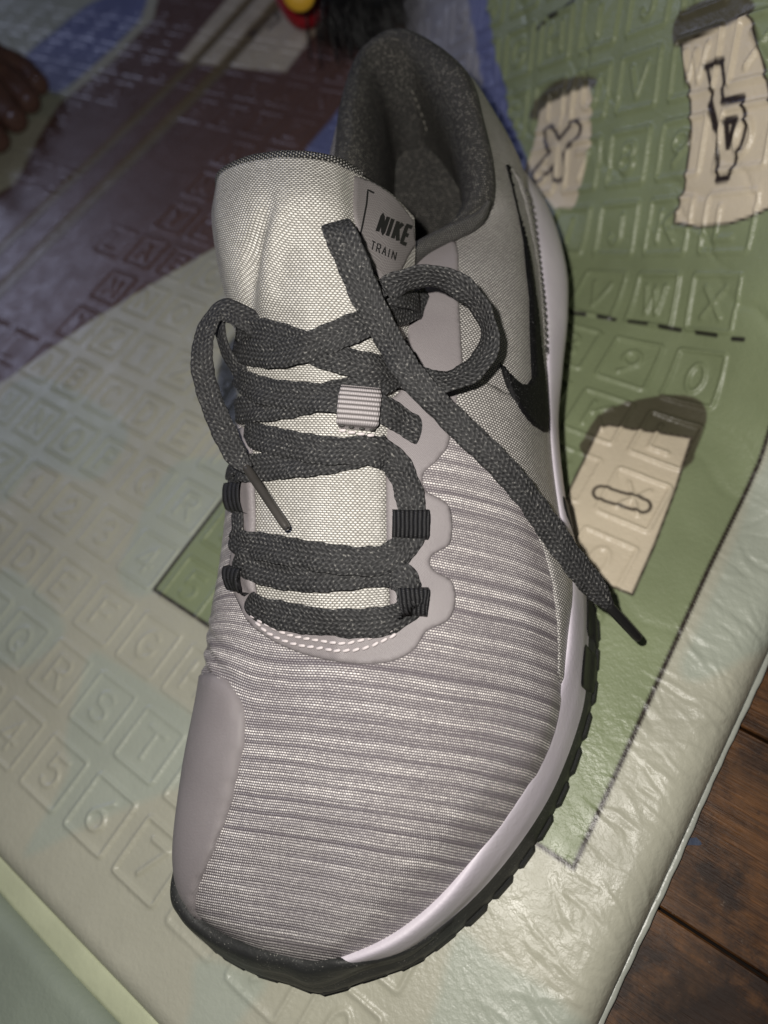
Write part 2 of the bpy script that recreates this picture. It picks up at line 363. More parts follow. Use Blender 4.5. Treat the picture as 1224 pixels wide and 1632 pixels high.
GREENP = [(-.1837, .0047), (-.0032, .0047), (-.0068, .1086), (-.0100, .75), (-.40, .75)]
def prints(X):
    C = np.tile(np.array(CREAM), (len(X), 1))
    wob = lambda p: p
    for pl in ([(0, 640), (60, 600), (150, 640), (205, 690), (150, 765), (60, 745), (0, 800)],
               [(0, 912), (50, 933), (103, 1000), (60, 1052), (20, 1062), (-40, 1040)],
               [(190, 922), (212, 855), (245, 780), (300, 730), (390, 760), (250, 940)],
               [(148, 1040), (192, 1061), (254, 1102), (312, 1147), (330, 1230), (262, 1263), (150, 1310), (50, 1362), (48, 1340), (108, 1232), (104, 1175), (128, 1090)],
               [(318, 1530), (420, 1560), (395, 1610), (350, 1660), (290, 1680), (306, 1600)],
               [(732, 1488), (785, 1524), (850, 1563), (903, 1606), (930, 1660), (690, 1690), (700, 1585)],
               [(1260, 700), (1260, 980), (1180, 1052), (1110, 1085), (1085, 1060), (1120, 980), (1175, 850), (1205, 760)]):
        lay(X, C, flat(pl), MINT, .0016, 6)
    lay(X, C, flat([(-60, 0), (-60, 150), (60, 190), (110, 150), (170, 0), (60, -60)]), (.36, .38, .30), .003, 4)
    # far river, fields and path
    lay(X, C, flat([(0, 612), (150, 508), (340, 396), (420, 352), (560, 300), (600, 100), (660, -20), (262, -60), (245, 30), (165, 112), (95, 165), (70, 205), (25, 292), (-60, 340), (-60, 660)]), MAROON)
    lay(X, C, flat([(167, -5), (127, 17), (86, 51), (29, 103), (56, 122), (83, 147), (98, 145), (122, 127), (152, 103), (176, 81), (208, 49), (229, 20), (232, -30)]), BLUE, .001, 5)
    lay(X, C, flat([(470, 262), (520, 200), (575, 130), (640, 150), (640, 300), (520, 300)]), BLUE, .001)
    lay(X, C, flat([(282, 95), (355, 6), (400, -45), (560, -30), (500, 55), (455, 116), (300, 100)]), (.50, .45, .36), .001)
    lay(X, C, flat([(640, -20), (640, 130), (780, 300), (850, 330), (800, 190), (745, -20)]), (.27, .27, .31), .001)
    lay(X, C, flat([(742, -20), (758, 60), (768, 120), (772, 160), (770, 230), (840, 340), (880, 320), (820, 170), (800, 100), (785, -20)]), BLUE, .001)
    for pl, wd in (([(-60, 452), (0, 397), (300, 108), (405, -8), (440, -50)], .0044), ([(-60, 520), (0, 462), (350, 112), (428, 22), (490, -50)], .0056)):
        ink(X, C, flat(pl), TAN, wd, aa=.0012)
    ink(X, C, flat([(395, 52), (410, 40), (402, 55)]), (.04, .03, .025), .0018)
    ink(X, C, flat([(398, 50), (440, 18)]), (.11, .08, .05), .002); ink(X, C, flat([(428, 45), (446, 30), (440, 20)]), (.05, .04, .035), .0012)
    # the big green rectangle and its dark outline
    gp = GREENP+[tuple(flat([(772, -20)])[0])]+[tuple(p) for p in flat([(790, 80), (806, 140), (812, 185), (850, 280)])]+[(-.1837, .17)]
    lay(X, C, gp, GREEN)
    ink(X, C, [np.array(p) for p in ((-.1837, .14), (-.1837, .0047), (-.0032, .0047), (-.0068, .1086), (-.0100, .40))], LINE, .00072, rough=.00024)
    # cards
    lay(X, C, flat([(843, 185), (861, 152), (889, 130), (939, 121), (945, 140), (879, 172), (861, 190)]), BROWN, .0006, 5)
    lay(X, C, flat([(861, 177), (879, 163), (939, 138), (944, 156), (942, 227), (932, 270), (914, 333), (884, 332), (836, 277), (847, 248), (857, 199)]), CARD)
    for a in ([(918, 206), (858, 278)], [(876, 214), (892, 277)]):
        pass
    sk = [flat([(917, 208), (889, 241), (858, 277)]), flat([(876, 216), (889, 241), (891, 274)])]
    lo = np.min([s.min(0) for s in sk], 0)-.01; hi = np.max([s.max(0) for s in sk], 0)+.01
    k = np.where((X[:, 0] > lo[0]) & (X[:, 0] < hi[0]) & (X[:, 1] > lo[1]) & (X[:, 1] < hi[1]))[0]
    d = np.minimum(segdist(X[k], sk[0]), segdist(X[k], sk[1])); a = np.clip(.5+(.0009-abs(d-.0037))/.0009, 0, 1)[:, None]
    C[k] = C[k]*(1-a)+np.array((.03, .022, .03))*a
    lay(X, C, flat([(1087, 75), (1072, 65), (1077, 28), (1112, 3), (1180, -10), (1202, 20), (1150, 60)]), BROWN, .0005, 4)
    c2 = flat([(1086, 71), (1194, 21), (1199, 32), (1210, 67), (1219, 106), (1235, 200), (1240, 325), (1224, 331), (1197, 345), (1162, 357), (1112, 362), (1074, 355), (1092, 290), (1101, 220), (1097, 140)])
    lay(X, C, c2, CARD); ink(X, C, c2, LINE, .00045, True)
    sc = lambda L: flat([(790+x/2.82, y/2.82) for x, y in L])
    ink(X, C, sc([(945, 295), (1015, 272), (1030, 375), (1018, 400), (1025, 455), (1115, 440), (1130, 560), (1115, 620), (1065, 760), (1040, 800), (998, 808), (1000, 600), (980, 570), (985, 530), (965, 470), (975, 415), (958, 360)]), LINE, .0007, True)
    for s in ([(945, 298), (1015, 275)], [(1025, 455), (1112, 442)], [(965, 470), (990, 570)], [(1040, 545), (1080, 540)], [(998, 808), (1040, 800)]): ink(X, C, sc(s), LINE, .0013)
    ink(X, C, sc([(1040, 545), (1078, 540), (1065, 600), (1045, 660)]), LINE, .0011, True)
    lay(X, C, flat([(928, 722), (932, 697), (953, 665), (993, 644), (1048, 631), (1085, 629), (1112, 636), (1125, 652), (1125, 676), (1109, 718), (1094, 745), (1000, 800)]), BROWN, .0004, 5)
    c3 = flat([(956, 682), (971, 678), (1014, 685), (1083, 695), (1102, 698), (1077, 779), (1043, 869), (1008, 948), (977, 936), (915, 900), (890, 825), (908, 779), (948, 697)])
    lay(X, C, c3, CARD); ink(X, C, c3, LINE, .00042, True)
    sk = flat([(958, 785), (1024, 806)]); ink(X, C, sk, LINE, .00055, ring=.0027)
    for a, b in (((911, 498), (932, 502)), ((954, 506), (980, 510)), ((1004, 514), (1033, 517)), ((1054, 521), (1084, 526)), ((1110, 530), (1141, 534)), ((1168, 540), (1185, 541)),
                 ((857, 46), (870, 37)), ((879, 28), (891, 21)), ((903, 11), (916, 0))):
        ink(X, C, flat([a, b]), (.02, .018, .016), .0008)
    return C

def heights(X, xs, ys):
    """pressed letters, frames and wrinkles of the soft vinyl, in metres above the sheet"""
    Z = np.zeros((len(xs), len(ys)))
    for i in range(-18, 13):
        for j in range(-26, 3):
            cx, cy_ = TX+SX*i, TY-SY*j
            px = proj(bend(np.array([[cx, cy_]])))[0]
            if not (-120 < px[0] < 1344 and -140 < px[1] < 1740): continue
            if ((px[0]-215)/120)**2+((px[1]-255)/110)**2 < 1 or ((px[0]-40)/120)**2+((px[1]-420)/130)**2 < 1: continue
            a0, a1 = np.searchsorted(xs, [cx-.0125, cx+.0125]); b0, b1 = np.searchsorted(ys, [cy_-.0125, cy_+.0125])
            if a1-a0 < 3 or b1-b0 < 3: continue
            P = np.stack(np.meshgrid(xs[a0:a1], ys[b0:b1], indexing='ij'), -1).reshape(-1, 2)
            hb = .0097; r = .0012
            q = abs(P-[cx, cy_]); qq = q-(hb-r); d = abs(np.hypot(*np.maximum(qq, 0).T)+np.minimum(np.maximum(qq[:, 0], qq[:, 1]), 0)-r)
            h = np.exp(-(d/.00075)**2)
            g = GL[ROWS[j % 3][(i-1) % 12]]; dd = np.full(len(P), 1e9)
            for st in g:
                s = np.array(st)
                s = np.stack([cx-.0040+s[:, 0]*.0080, cy_-.0052+s[:, 1]*.0104], 1)
                if len(s) > 1: dd = np.minimum(dd, segdist(P, s))
            h = np.maximum(h, np.exp(-(dd/.00085)**2))
            Z[a0:a1, b0:b1] += (h*.00078).reshape(a1-a0, b1-b0)
    Z = Z.ravel()
    n1 = vnoise(X, .05, 1); amp = np.clip(.25+1.1*((X@BE)-.02)/.12, .25, 1.4)
    Z = Z*np.clip(.55+.9*vnoise(X, .03, 5), .4, 1.15)*(1+.9*np.clip(((X@BE)-.06)/.06, 0, 1))
    for pl, wd in (([(-60, 452), (0, 397), (300, 108), (405, -8), (440, -50)], .0040), ([(-60, 520), (0, 462), (350, 112), (428, 22), (490, -50)], .0052)):
        q = flat(pl); m = (X[:, 0] < -.2); Z[m] -= .0008*np.exp(-(segdist(X[m], q)/wd)**4)
    # long soft folds and sharp pinched creases, strongest where the mat bends
    r = np.random.default_rng(11)
    for k in range(90):
        c = np.array([r.uniform(-.24, .01), r.uniform(-.02, .33)]); th = r.normal(-.55, .5) if r.random() < .7 else r.uniform(0, 3.1)
        dr = np.array([math.cos(th), math.sin(th)]); L = r.uniform(.012, .045); wdt = r.uniform(.0009, .0020); s = r.choice([-1, 1, -1])*r.uniform(.00022, .0007)
        m = abs(X-c).max(1) < L+.01
        Q = X[m]-c; t = Q@dr; n = Q@np.array([-dr[1], dr[0]])+.12*t*t/L*r.uniform(-1, 1)+.0014*np.sin(t*260+k)
        Z[m] += s*np.exp(-(n/wdt)**2)*np.clip(1-(t/L)**2, 0, 1)*np.clip(amp[m], .15, 1.2)
    Z += .0010*(vnoise(X, .021, 2)-.5)*amp+.0005*(vnoise(X, .009, 3)-.5)*np.clip(amp, .3, 1)
    e = np.clip((X[:, 0]+.006)/.02, 0, 1)+np.clip(1-(X[:, 1]+.1005)/.025, 0, 1)*.35
    for k in range(300):   # short cross wrinkles along the right border
        c = np.array([r.uniform(-.004, .019), r.uniform(-.099, .16)]); th = r.normal(-.2, .4); dr = np.array([math.cos(th), math.sin(th)]); L = r.uniform(.004, .013); wdt = r.uniform(.0005, .0011)
        m = abs(X-c).max(1) < L+.004; Q = X[m]-c; t = Q@dr; n = Q@np.array([-dr[1], dr[0]])+.0003*np.sin(t*500+k)
        Z[m] += r.choice([-1, 1])*r.uniform(.00007, .00026)*np.exp(-(n/wdt)**2)*np.clip(1-(t/L)**2, 0, 1)
    Z += e*.00022*(vnoise(X, .0026, 8)-.5)*1.0
    return Z

def m_mat():
    t = NT('printed_vinyl'); a = t.new('ShaderNodeAttribute', attribute_name='print')
    nb = t.noise(560, 3, rough=.55); nm = t.noise(110, 3);
    mul = t.new('ShaderNodeMix', data_type='RGBA', blend_type='MULTIPLY'); mul.inputs[0].default_value = 1
    t.t.links.new(a.outputs['Color'], mul.inputs[6])
    g = t.ramp(t.noise(30, 5), .3, .7, .9, 1.05); cc = t.new('ShaderNodeCombineColor')
    for i in range(3): t.t.links.new(g, cc.inputs[i])
    t.t.links.new(cc.outputs[0], mul.inputs[7])
    h = t.math('ADD', t.math('MULTIPLY', nb, .8), t.math('MULTIPLY', nm, .35))
    return t.fin(mul.outputs[2], t.ramp(nm, .3, .7, .33, .47), .42, t.bump(h, .00030))
MATV = m_mat()
mat_root = thing('play_mat', 'cream and green padded play mat pressed with letters, spread on the wood floor', 'play mat', (-.3, .2, 0))
X0, X1, Y0, Y1 = -.76, .0195, -.1005, .62
def axis(parts): return np.concatenate([np.arange(a, b, h) for a, b, h in parts])
RW = .0065   # radius over which the edge rolls down
def mat_sheet(xs, ys, extra_hinge, name):
    G = np.stack(np.meshgrid(xs, ys, indexing='ij'), -1).reshape(-1, 2)
    C = prints(G) if extra_hinge else np.tile(np.array((.26, .30, .24)), (len(G), 1))
    Z = heights(G, xs, ys) if extra_hinge else .0008*(vnoise(G, .02, 2)-.5)+.0003*(vnoise(G, .006, 4)-.5)
    B = bend(G); Nn = bend_normal(G)
    fl = Z.copy(); V = B+Nn*fl[:, None]
    # rolled border on the right and at the hinge
    t = np.clip((G[:, 0]-(X1-.012))/.012, 0, 1); V[:, 2] -= .0105*(1-np.sqrt(np.clip(1-t**2.6, 0, 1)))*np.clip(1-B[:, 2]/.05, 0.0, 1)
    ye = Y0 if extra_hinge else Y0-.0075
    t = np.clip(1-abs(G[:, 1]-ye)/.007, 0, 1); V[:, 2] -= .006*(1-np.sqrt(np.clip(1-t**2.4, 0, 1)))
    nx, ny = len(xs), len(ys); F = grid_faces(nx, ny)[:, ::-1].copy()
    o = mesh_obj(name, V, F, MATV, mat_root)
    at = o.data.attributes.new('print', 'FLOAT_COLOR', 'POINT')
    at.data.foreach_set('color', np.concatenate([C, np.ones((len(C), 1))], 1).astype(np.float32).ravel())
    return o
xs = axis([(X0, -.34, .0020), (-.34, -.20, .0009), (-.20, X1-.012, .00055), (X1-.012, X1+.0001, .0003)])
ys = axis([(Y0, Y0+.007, .0003), (Y0+.007, .20, .00055), (.20, .34, .0009), (.34, Y1, .0022)])
p1 = mat_sheet(xs, ys, True, 'panel')
xs2 = axis([(X0, -.3, .004), (-.3, X1-.012, .0011), (X1-.012, X1+.0001, .0004)]); ys2 = axis([(-.45, -.2, .006), (-.2, Y0-.0145, .0011), (Y0-.0145, Y0-.0074, .0003)])
p2 = mat_sheet(xs2, ys2, False, 'panel')
VIN = m_plain('pale_vinyl_strip', (.50, .53, .36), .35, .5, 500, .0002)
VINP = m_plain('pale_vinyl_piping', (.36, .375, .33), .35, .5, 500, .0002)
def strip(name, path, w, h, mat, parent):
    """a thin flat strip along a path (list of world points), wobbling slightly"""
    P = np.asarray(path, float); n = len(P); T = np.gradient(P, axis=0); T /= np.linalg.norm(T, axis=1)[:, None]
    S = np.cross(T, [0, 0, 1.]); S /= np.linalg.norm(S, axis=1)[:, None]
    prof = [(-.5, 0), (-.46, .8), (-.3, 1), (.3, 1), (.46, .8), (.5, 0)]
    V = np.stack([P+S*a*w+np.array([0, 0, 1.])*b*h for a, b in prof], 1).reshape(-1, 3)
    return mesh_obj(name, V, grid_faces(n, len(prof)), mat, parent)
yy = np.arange(-.45, .30, .003)
xx = np.arange(X0, X1, .004)
strip('hinge_strip', np.stack([xx, np.full(len(xx), Y0-.0037)+.0003*np.sin(xx*60), np.full(len(xx), -.0062)], 1), .0085, .0018, VIN, mat_root)
strip('edge_piping', np.stack([X1+.0004+.0002*np.sin(yy*90)+.00012*np.sin(yy*610), yy, np.full(len(yy), -.0118)], 1),   .0024, .0020, VINP, mat_root)

# ---------------------------------------------------------------- wood floor
FZ = -.0125
floor = thing('floor', None, None, (0, 0, FZ), 'structure')
def m_wood(seed):
    t = NT('worn_oak'); o = t.obj(); mp = t.new('ShaderNodeMapping'); mp.inputs['Location'].default_value = (seed*.37, seed*1.3, seed*.7); mp.inputs['Scale'].default_value = (9, 90, 90)
    t.t.links.new(o, mp.inputs[0]); g = t.noise(3.2, 6, mp.outputs[0], .65)
    mp2 = t.new('ShaderNodeMapping'); mp2.inputs['Location'].default_value = (seed, seed, 0); mp2.inputs['Scale'].default_value = (25, 420, 420); t.t.links.new(o, mp2.inputs[0]); f = t.noise(3, 3, mp2.outputs[0], .7)
    n = t.noise(40, 5)
    c = t.mix(t.ramp(g, .25, .75), (.020, .008, .003), (.175, .075, .022)); c = t.mix(t.ramp(f, .45, .75, 0, .6), c, (.016, .008, .005))
    c = t.mix(t.ramp(n, .5, .68, 0, .85), c, (.040, .022, .012)); n4 = t.noise(32, 6, rough=.72); c = t.mix(t.ramp(n4, .44, .58, 0, .88), c, (.012, .006, .004)); scr = t.new('ShaderNodeMapping'); scr.inputs['Rotation'].default_value = (0, 0, .4+seed); scr.inputs['Scale'].default_value = (30, 900, 900); t.t.links.new(o, scr.inputs[0])
    c = t.mix(t.math('MULTIPLY', t.ramp(t.noise(1.2, 2, scr.outputs[0]), .66, .72), t.ramp(n4, .35, .6, .5, 0)), c, (.22, .13, .07)); pit = t.ramp(t.noise(95, 2), .70, .74); c = t.mix(pit, c, (.006, .004, .003))
    sp = t.ramp(t.noise(330, 3, rough=.7), .68, .74); c = t.mix(t.math('MULTIPLY', sp, .5), c, (.16, .13, .10))
    return t.fin(c, t.ramp(n, .3, .7, .35, .6), .25, t.bump(t.math('ADD', t.math('MULTIPLY', f, .5), n), .0004))
WOODS = [m_wood(k) for k in range(4)]
PW = .0595
for k in range(-6, 9):
    y0 = .0089+k*PW+.0004; y1 = y0+PW-.0009
    prof = [(y0, -.006), (y0, -.0006), (y0+.0005, 0), (y1-.0005, 0), (y1, -.0006), (y1, -.006)]
    xsn = [-.95, .55]; V = np.array([(x, a, FZ+b) for x in xsn for a, b in prof])
    F = [tuple((i, i+1, i+7, i+6)) for i in range(5)]
    mesh_obj('plank', V, [f[::-1] for f in F], WOODS[k % 4], floor, smooth=False)
mesh_obj('subfloor', np.array([(-2, -2, FZ-.005), (2, -2, FZ-.005), (2, 2, FZ-.005), (-2, 2, FZ-.005)]), [(0, 1, 2, 3)], m_plain('dark_gap', (.008, .006, .005), .9, .1), floor, smooth=False)
# a fleck of blue paint on the boards
P = back(np.array([(1103+13*math.cos(a)*(1+.3*math.sin(3*a)), 1341+9*math.sin(a)*(1+.35*math.cos(2*a))) for a in np.linspace(0, TAU, 22, endpoint=False)]), FZ)
P[:, 2] = FZ+.0002
mesh_obj('paint_fleck', P, [tuple(range(21, -1, -1))], m_plain('blue_paint', (.035, .05, .09), .6, .3, 600, .0003, .5), floor)

# ---------------------------------------------------------------- shoe frame of reference
T0 = np.array([-0.04722084, -0.06141681]); AX = np.array([-0.4245161, 0.90542039]); LN = np.array([0.90542039, 0.4245161])
def W3(s, l=None, z=None):
    """shoe coordinates in cm (along from toe, to the outer side, up) -> world"""
    a = np.asarray(s, float) if l is None else np.array([s, l, z], float)
    xy = T0+a[..., 0:1]*.01*AX+a[..., 1:2]*.01*LN
    return np.concatenate([xy, a[..., 2:3]*.01], -1)
def SL(P):
    P = np.asarray(P, float); d = P[..., :2]-T0
    return np.stack([d@AX*100, d@LN*100, P[..., 2]*100], -1)
def at(x, y, z): return tuple(SL(back((x, y), z*.01)))
shoe = thing('running_shoe', 'light grey running shoe with loosely tied dark grey laces, standing on the play mat', 'shoe', (*(T0+.14*AX), 0))
def shoe_uv(V):
    a = SL(V); s, l, z = a.T
    ac = l+.9*(5-z)*np.tanh(l/2)
    b = s-.55*np.exp(-((s-8.0)/1.5)**2)/(1+np.exp((l+2.6)/.5))
    return np.stack([ac, b], 1)
class Surf:
    def __init__(s, ribs, ends=None, closed=False):
        P = np.array(ribs, float); s.nk, s.nw = P.shape[:2]; s.closed = closed
        a = 2*P[:, 0]-P[:, 1]; b = 2*P[:, -1]-P[:, -2]
        if ends is not None:
            for k, e in ends.items(): b[k] = e
        P = np.concatenate([a[:, None], P, b[:, None]], 1)
        if not closed: P = np.concatenate([2*P[:1]-P[1:2], P, 2*P[-1:]-P[-2:-1]])
        s.P = P; s.ext = None
    def cm(s, u, w):
        u = np.asarray(u, float); w = np.asarray(w, float)
        if s.closed: iu = np.floor(u).astype(int); idx = [(iu-1+k) % s.nk for k in range(4)]
        else: iu = np.clip(np.floor(u).astype(int), 0, s.nk-2); idx = [iu+k for k in range(4)]
        iw = np.clip(np.floor(w).astype(int), 0, s.nw-2); tu = (u-iu)[..., None]; tw = (w-iw)[..., None]
        def cr(a, b, c, d, t): return .5*((2*b)+(-a+c)*t+(2*a-5*b+4*c-d)*t*t+(-a+3*b-3*c+d)*t**3)
        r = [cr(*[s.P[i, iw+k] for k in range(4)], tw) for i in idx]
        return cr(*r, tu)
    def __call__(s, u, w):
        r = s.cm(u, w)
        if s.ext is not None: r = s.ext(r)
        return W3(r)
    def normal(s, u, w):
        e = 1e-3; du = s(u+e, w)-s(u-e, w); dw = s(u, np.clip(w+e, 0, s.nw-1))-s(u, np.clip(w-e, 0, s.nw-1))
        n = np.cross(du, dw); return n/(np.linalg.norm(n, axis=-1)[..., None]+1e-15)
    def tess(s, nu, nw, u0=0, u1=None, w0=0, w1=None):
        if u1 is None: u1 = s.nk if s.closed else s.nk-1
        if w1 is None: w1 = s.nw-1
        full = s.closed and abs(u1-u0-s.nk) < 1e-6
        uu = np.linspace(u0, u1, nu, endpoint=not full); ww = np.linspace(w0, w1, nw)
        U, Wg = np.meshgrid(uu, ww, indexing='ij')
        return U.ravel(), Wg.ravel(), grid_faces(nu, nw, full)
    def make_bvh(s, nu, nw, sign=1):
        U, Wg, F = s.tess(nu, nw); V = s(U, Wg)
        s.bU, s.bW, s.bF, s.bV = U, Wg, F, V; s.sign = sign
        s.bvh = BVHTree.FromPolygons([Vector(v) for v in V], [tuple(int(i) for i in f) for f in F]); return s
    def hit(s, p):
        loc, n, fi, d = s.bvh.ray_cast(Vector(CAMP), raydir(p))
        return loc, n, fi
    def uvw(s, p):
        """photo survey point -> surface parameters"""
        loc, n, fi = s.hit(p)
        if loc is None:
            o = Vector(CAMP); dr = raydir(p); best = None   # just outside the outline: nearest surface point to the ray
            for t in np.linspace(.12, .42, 90):
                l2, n2, f2, dist = s.bvh.find_nearest(o+dr*t)
                if best is None or dist < best[0]: best = (dist, l2, n2, f2)
            _, loc, n, fi = best
        f = s.bF[fi]; u = s.bU[f]; wv = s.bW[f]
        if s.closed and u.max()-u.min() > s.nk/2: u = np.where(u < s.nk/2, u+s.nk, u)
        u, wv = u.mean(), wv.mean(); t = np.array(loc)
        for _ in range(6):
            r = s(u, wv)-t; e = 1e-3; ju = (s(u+e, wv)-s(u-e, wv))/(2*e); jw = (s(u, min(wv+e, s.nw-1))-s(u, max(wv-e, 0)))/(min(wv+e, s.nw-1)-max(wv-e, 0))
            A = np.stack([ju, jw], 1); d, *_ = np.linalg.lstsq(A, -r, rcond=None); d = np.clip(d, -.5, .5); u += d[0]; wv = float(np.clip(wv+d[1], 0, s.nw-1))
        return u, wv
def cdt_fill(poly, h):
    poly = np.asarray(poly, float); lo, hi = poly.min(0), poly.max(0)
    g = np.stack(np.meshgrid(np.arange(lo[0], hi[0], h), np.arange(lo[1], hi[1], h*.866)), -1)
    g[1::2, :, 0] += h/2; g = g.reshape(-1, 2)
    g = g[inside(g, poly)]; g = g[segdist(g, poly, True) > h*.45]
    V = np.concatenate([poly, g]); n = len(poly)
    r = delaunay_2d_cdt([Vector(v) for v in V], [(i, (i+1) % n) for i in range(n)], [], 2, 1e-9)
    C = np.array([tuple(v) for v in r[0]]); F = [tuple(f) for f in r[2]]
    cen = np.array([C[list(f)].mean(0) for f in F]); ok = inside(cen, poly)
    return C, [f for f, k in zip(F, ok) if k]
def build_patch(name, C, F, S, N, dist, th, mat, parent, rim, uvf=shoe_uv, base=-.0004):
    """raised film: domed edge, skirt back into the surface; C 2-D ids, S points, N normals"""
    hgt = th*np.sqrt(np.clip(dist/rim, 0, 1))*.85+th*.15
    top = S+N*hgt[:, None]
    # boundary edges
    cnt = {}
    for f in F:
        for i in range(len(f)):
            a, b = f[i], f[(i+1) % len(f)]; cnt[(min(a, b), max(a, b))] = cnt.get((min(a, b), max(a, b)), 0)+1
    # consistent orientation towards N
    FF = []
    for f in F:
        a, b, c = (top[i] for i in f[:3])
        FF.append(f if np.dot(np.cross(b-a, c-a), N[f[0]]) > 0 else f[::-1])
    m = {}; ex = []
    for f in list(FF):
        for i in range(len(f)):
            a, b = f[i], f[(i+1) % len(f)]
            if cnt[(min(a, b), max(a, b))] == 1:
                for q in (a, b):
                    if q not in m: m[q] = len(top)+len(ex); ex.append(S[q]+N[q]*base)
                FF.append((b, a, m[a], m[b]))
    V = np.concatenate([top, np.array(ex)]) if ex else top
    return mesh_obj(name, V, FF, mat, parent, uvf(V))
def patch_uv(name, surf, uvpoly, th, mat, parent, step=.0012, rim=.0008, smooth=0, us=None, base=-.0004):
    p = np.asarray(uvpoly, float)
    c = p.mean(0); e = .05
    if us is None:
        a = np.linalg.norm(surf(c[0]+e, c[1])-surf(c[0]-e, c[1]))/(2*e); b = np.linalg.norm(surf(c[0], c[1]+e)-surf(c[0], c[1]-e))/(2*e)
    else: a, b = us
    q = p*[a, b]
    q = crom(q, smooth, True) if smooth else q
    L = []
    for i in range(len(q)):
        d = q[(i+1) % len(q)]-q[i]; n = max(1, int(np.hypot(*d)/step)); L += [q[i]+d*k/n for k in range(n)]
    q = np.array(L); C, F = cdt_fill(q, step)
    U, Wv = C[:, 0]/a, C[:, 1]/b; Wv = np.clip(Wv, 0, surf.nw-1)
    N = surf.normal(U, Wv)*surf.sign
    return build_patch(name, C, F, surf(U, Wv), N, segdist(C, q, True), th, mat, parent, rim, base=base)
def cast(bvhs, p, zf=None):
    o = Vector(CAMP); dr = raydir(p); best = None
    for b in bvhs:
        loc, n, fi, d = b.ray_cast(o, dr)
        if loc is not None and (best is None or d < best[2]): best = (np.array(loc), np.array(n), d)
    if best is None:
        for b in bvhs:
            for t in np.linspace(.10, .42, 80):
                l2, n2, f2, dist = b.find_nearest(o+dr*t)
                if best is None or dist < best[2]: best = (np.array(l2), np.array(n2), dist)
    P, N, _ = best
    if N@np.array(dr) > 0: N = -N
    return P, N
def patch_px(name, bvhs, poly, th, mat, parent, step=5., rim=3., smooth=0, uvf=shoe_uv, base=-.0004):
    p = np.asarray(poly, float); q = crom(p, smooth, True) if smooth else p
    L = []
    for i in range(len(q)):
        d = q[(i+1) % len(q)]-q[i]; n = max(1, int(np.hypot(*d)/step)); L += [q[i]+d*k/n for k in range(n)]
    q = np.array(L); C, F = cdt_fill(q, step)
    R = [cast(bvhs, c) for c in C]; S = np.array([r[0] for r in R]); N = np.array([r[1] for r in R])
    # even out the facet normals
    nb = [[] for _ in C]
    for f in F:
        for i in f: nb[i] += [j for j in f if j != i]
    for _ in range(3): N = np.array([N[i]+N[nb[i]].mean(0) if nb[i] else N[i] for i in range(len(N))]); N /= np.linalg.norm(N, axis=1)[:, None]
    return build_patch(name, C, F, S, N, segdist(C, q, True), th, mat, parent, rim, uvf, base)

# ---------------------------------------------------------------- upper shell
L = [
 [(.75, .2, 2.1), (1.15, .25, 2.72), (1.75, .3, 3.12), (2.4, .4, 3.42), (3.0, .5, 3.65)],
 [(1.2, 1.5, 2.2), (1.65, 1.4, 2.85), (2.3, 1.3, 3.33), (3.0, 1.1, 3.68), (3.6, .65, 3.9)],
 [(1.95, 2.6, 2.3), (2.4, 2.42, 2.95), (2.95, 2.1, 3.55), (3.6, 1.6, 3.98), (4.2, .8, 4.2)],
 [(3.05, 3.7, 2.35), (3.35, 3.45, 3.0), (3.85, 2.9, 3.78), (4.4, 2.0, 4.28), (5.0, .85, 4.5)],
 [(4.97, 5.12, 2.45), (5.1, 4.75, 3.15), (5.4, 4.0, 4.05), (5.7, 2.6, 4.6), (6.2, .75, 4.88)],
 [(7.4, 6.2, 2.6), (7.4, 5.85, 3.35), (7.45, 4.75, 4.3), (7.5, 3.1, 5.0), (7.6, .65, 5.35)],
 [(10.2, 6.5, 2.8), (10.1, 6.15, 3.65), (9.8, 5.1, 4.75), (9.3, 3.3, 5.5), (8.75, .45, 5.72)],
 [(11.9, 6.55, 2.9), (11.8, 6.2, 3.85), (11.5, 5.2, 5.05), (10.9, 3.6, 5.85), at(628, 975, 5.95)],
 [(13.7, 6.15, 3.1), (13.6, 5.85, 4.2), (13.4, 5.0, 5.6), (12.9, 3.6, 6.45), at(617, 880, 6.5)],
 [(16.1, 5.8, 3.3), (15.9, 5.5, 4.6), (15.6, 4.8, 6.1), (15.1, 3.4, 7.05), at(616, 740, 7.2)],
 [(18.6, 5.62, 3.6), (18.4, 5.35, 5.0), (18.0, 4.7, 6.4), (17.5, 3.2, 7.35), at(622, 590, 7.65)],
 [(21.0, 5.45, 3.9), (20.8, 5.2, 5.2), (20.6, 4.6, 6.4), (20.3, 3.0, 7.3), at(640, 435, 7.6)],
 [(22.6, 5.25, 4.2), (22.5, 5.0, 5.2), (22.4, 4.5, 6.2), (22.2, 3.4, 6.95), at(700, 382, 7.15)],
 [(24.2, 5.0, 4.4), (24.1, 4.85, 5.2), (24.0, 4.55, 5.9), (23.9, 4.0, 6.6), at(766, 343, 7.0)],
 [(25.9, 4.7, 4.6), (25.7, 4.65, 5.4), (25.4, 4.35, 6.1), (24.9, 3.95, 6.8), at(785, 290, 7.3)],
 [(27.6, 4.2, 4.8), (27.5, 4.2, 5.8), (27.2, 3.9, 6.7), (26.7, 3.5, 7.4), at(769, 200, 8.0)],
 [(29.3, 3.0, 4.9), (29.4, 3.1, 6.0), (29.3, 2.9, 7.0), (28.9, 2.7, 8.0), at(737, 112, 8.7)],
 [(30.4, .9, 4.9), (30.7, .9, 6.0), (30.7, .85, 7.2), (30.5, .6, 8.2), at(645, 54, 9.05)]]
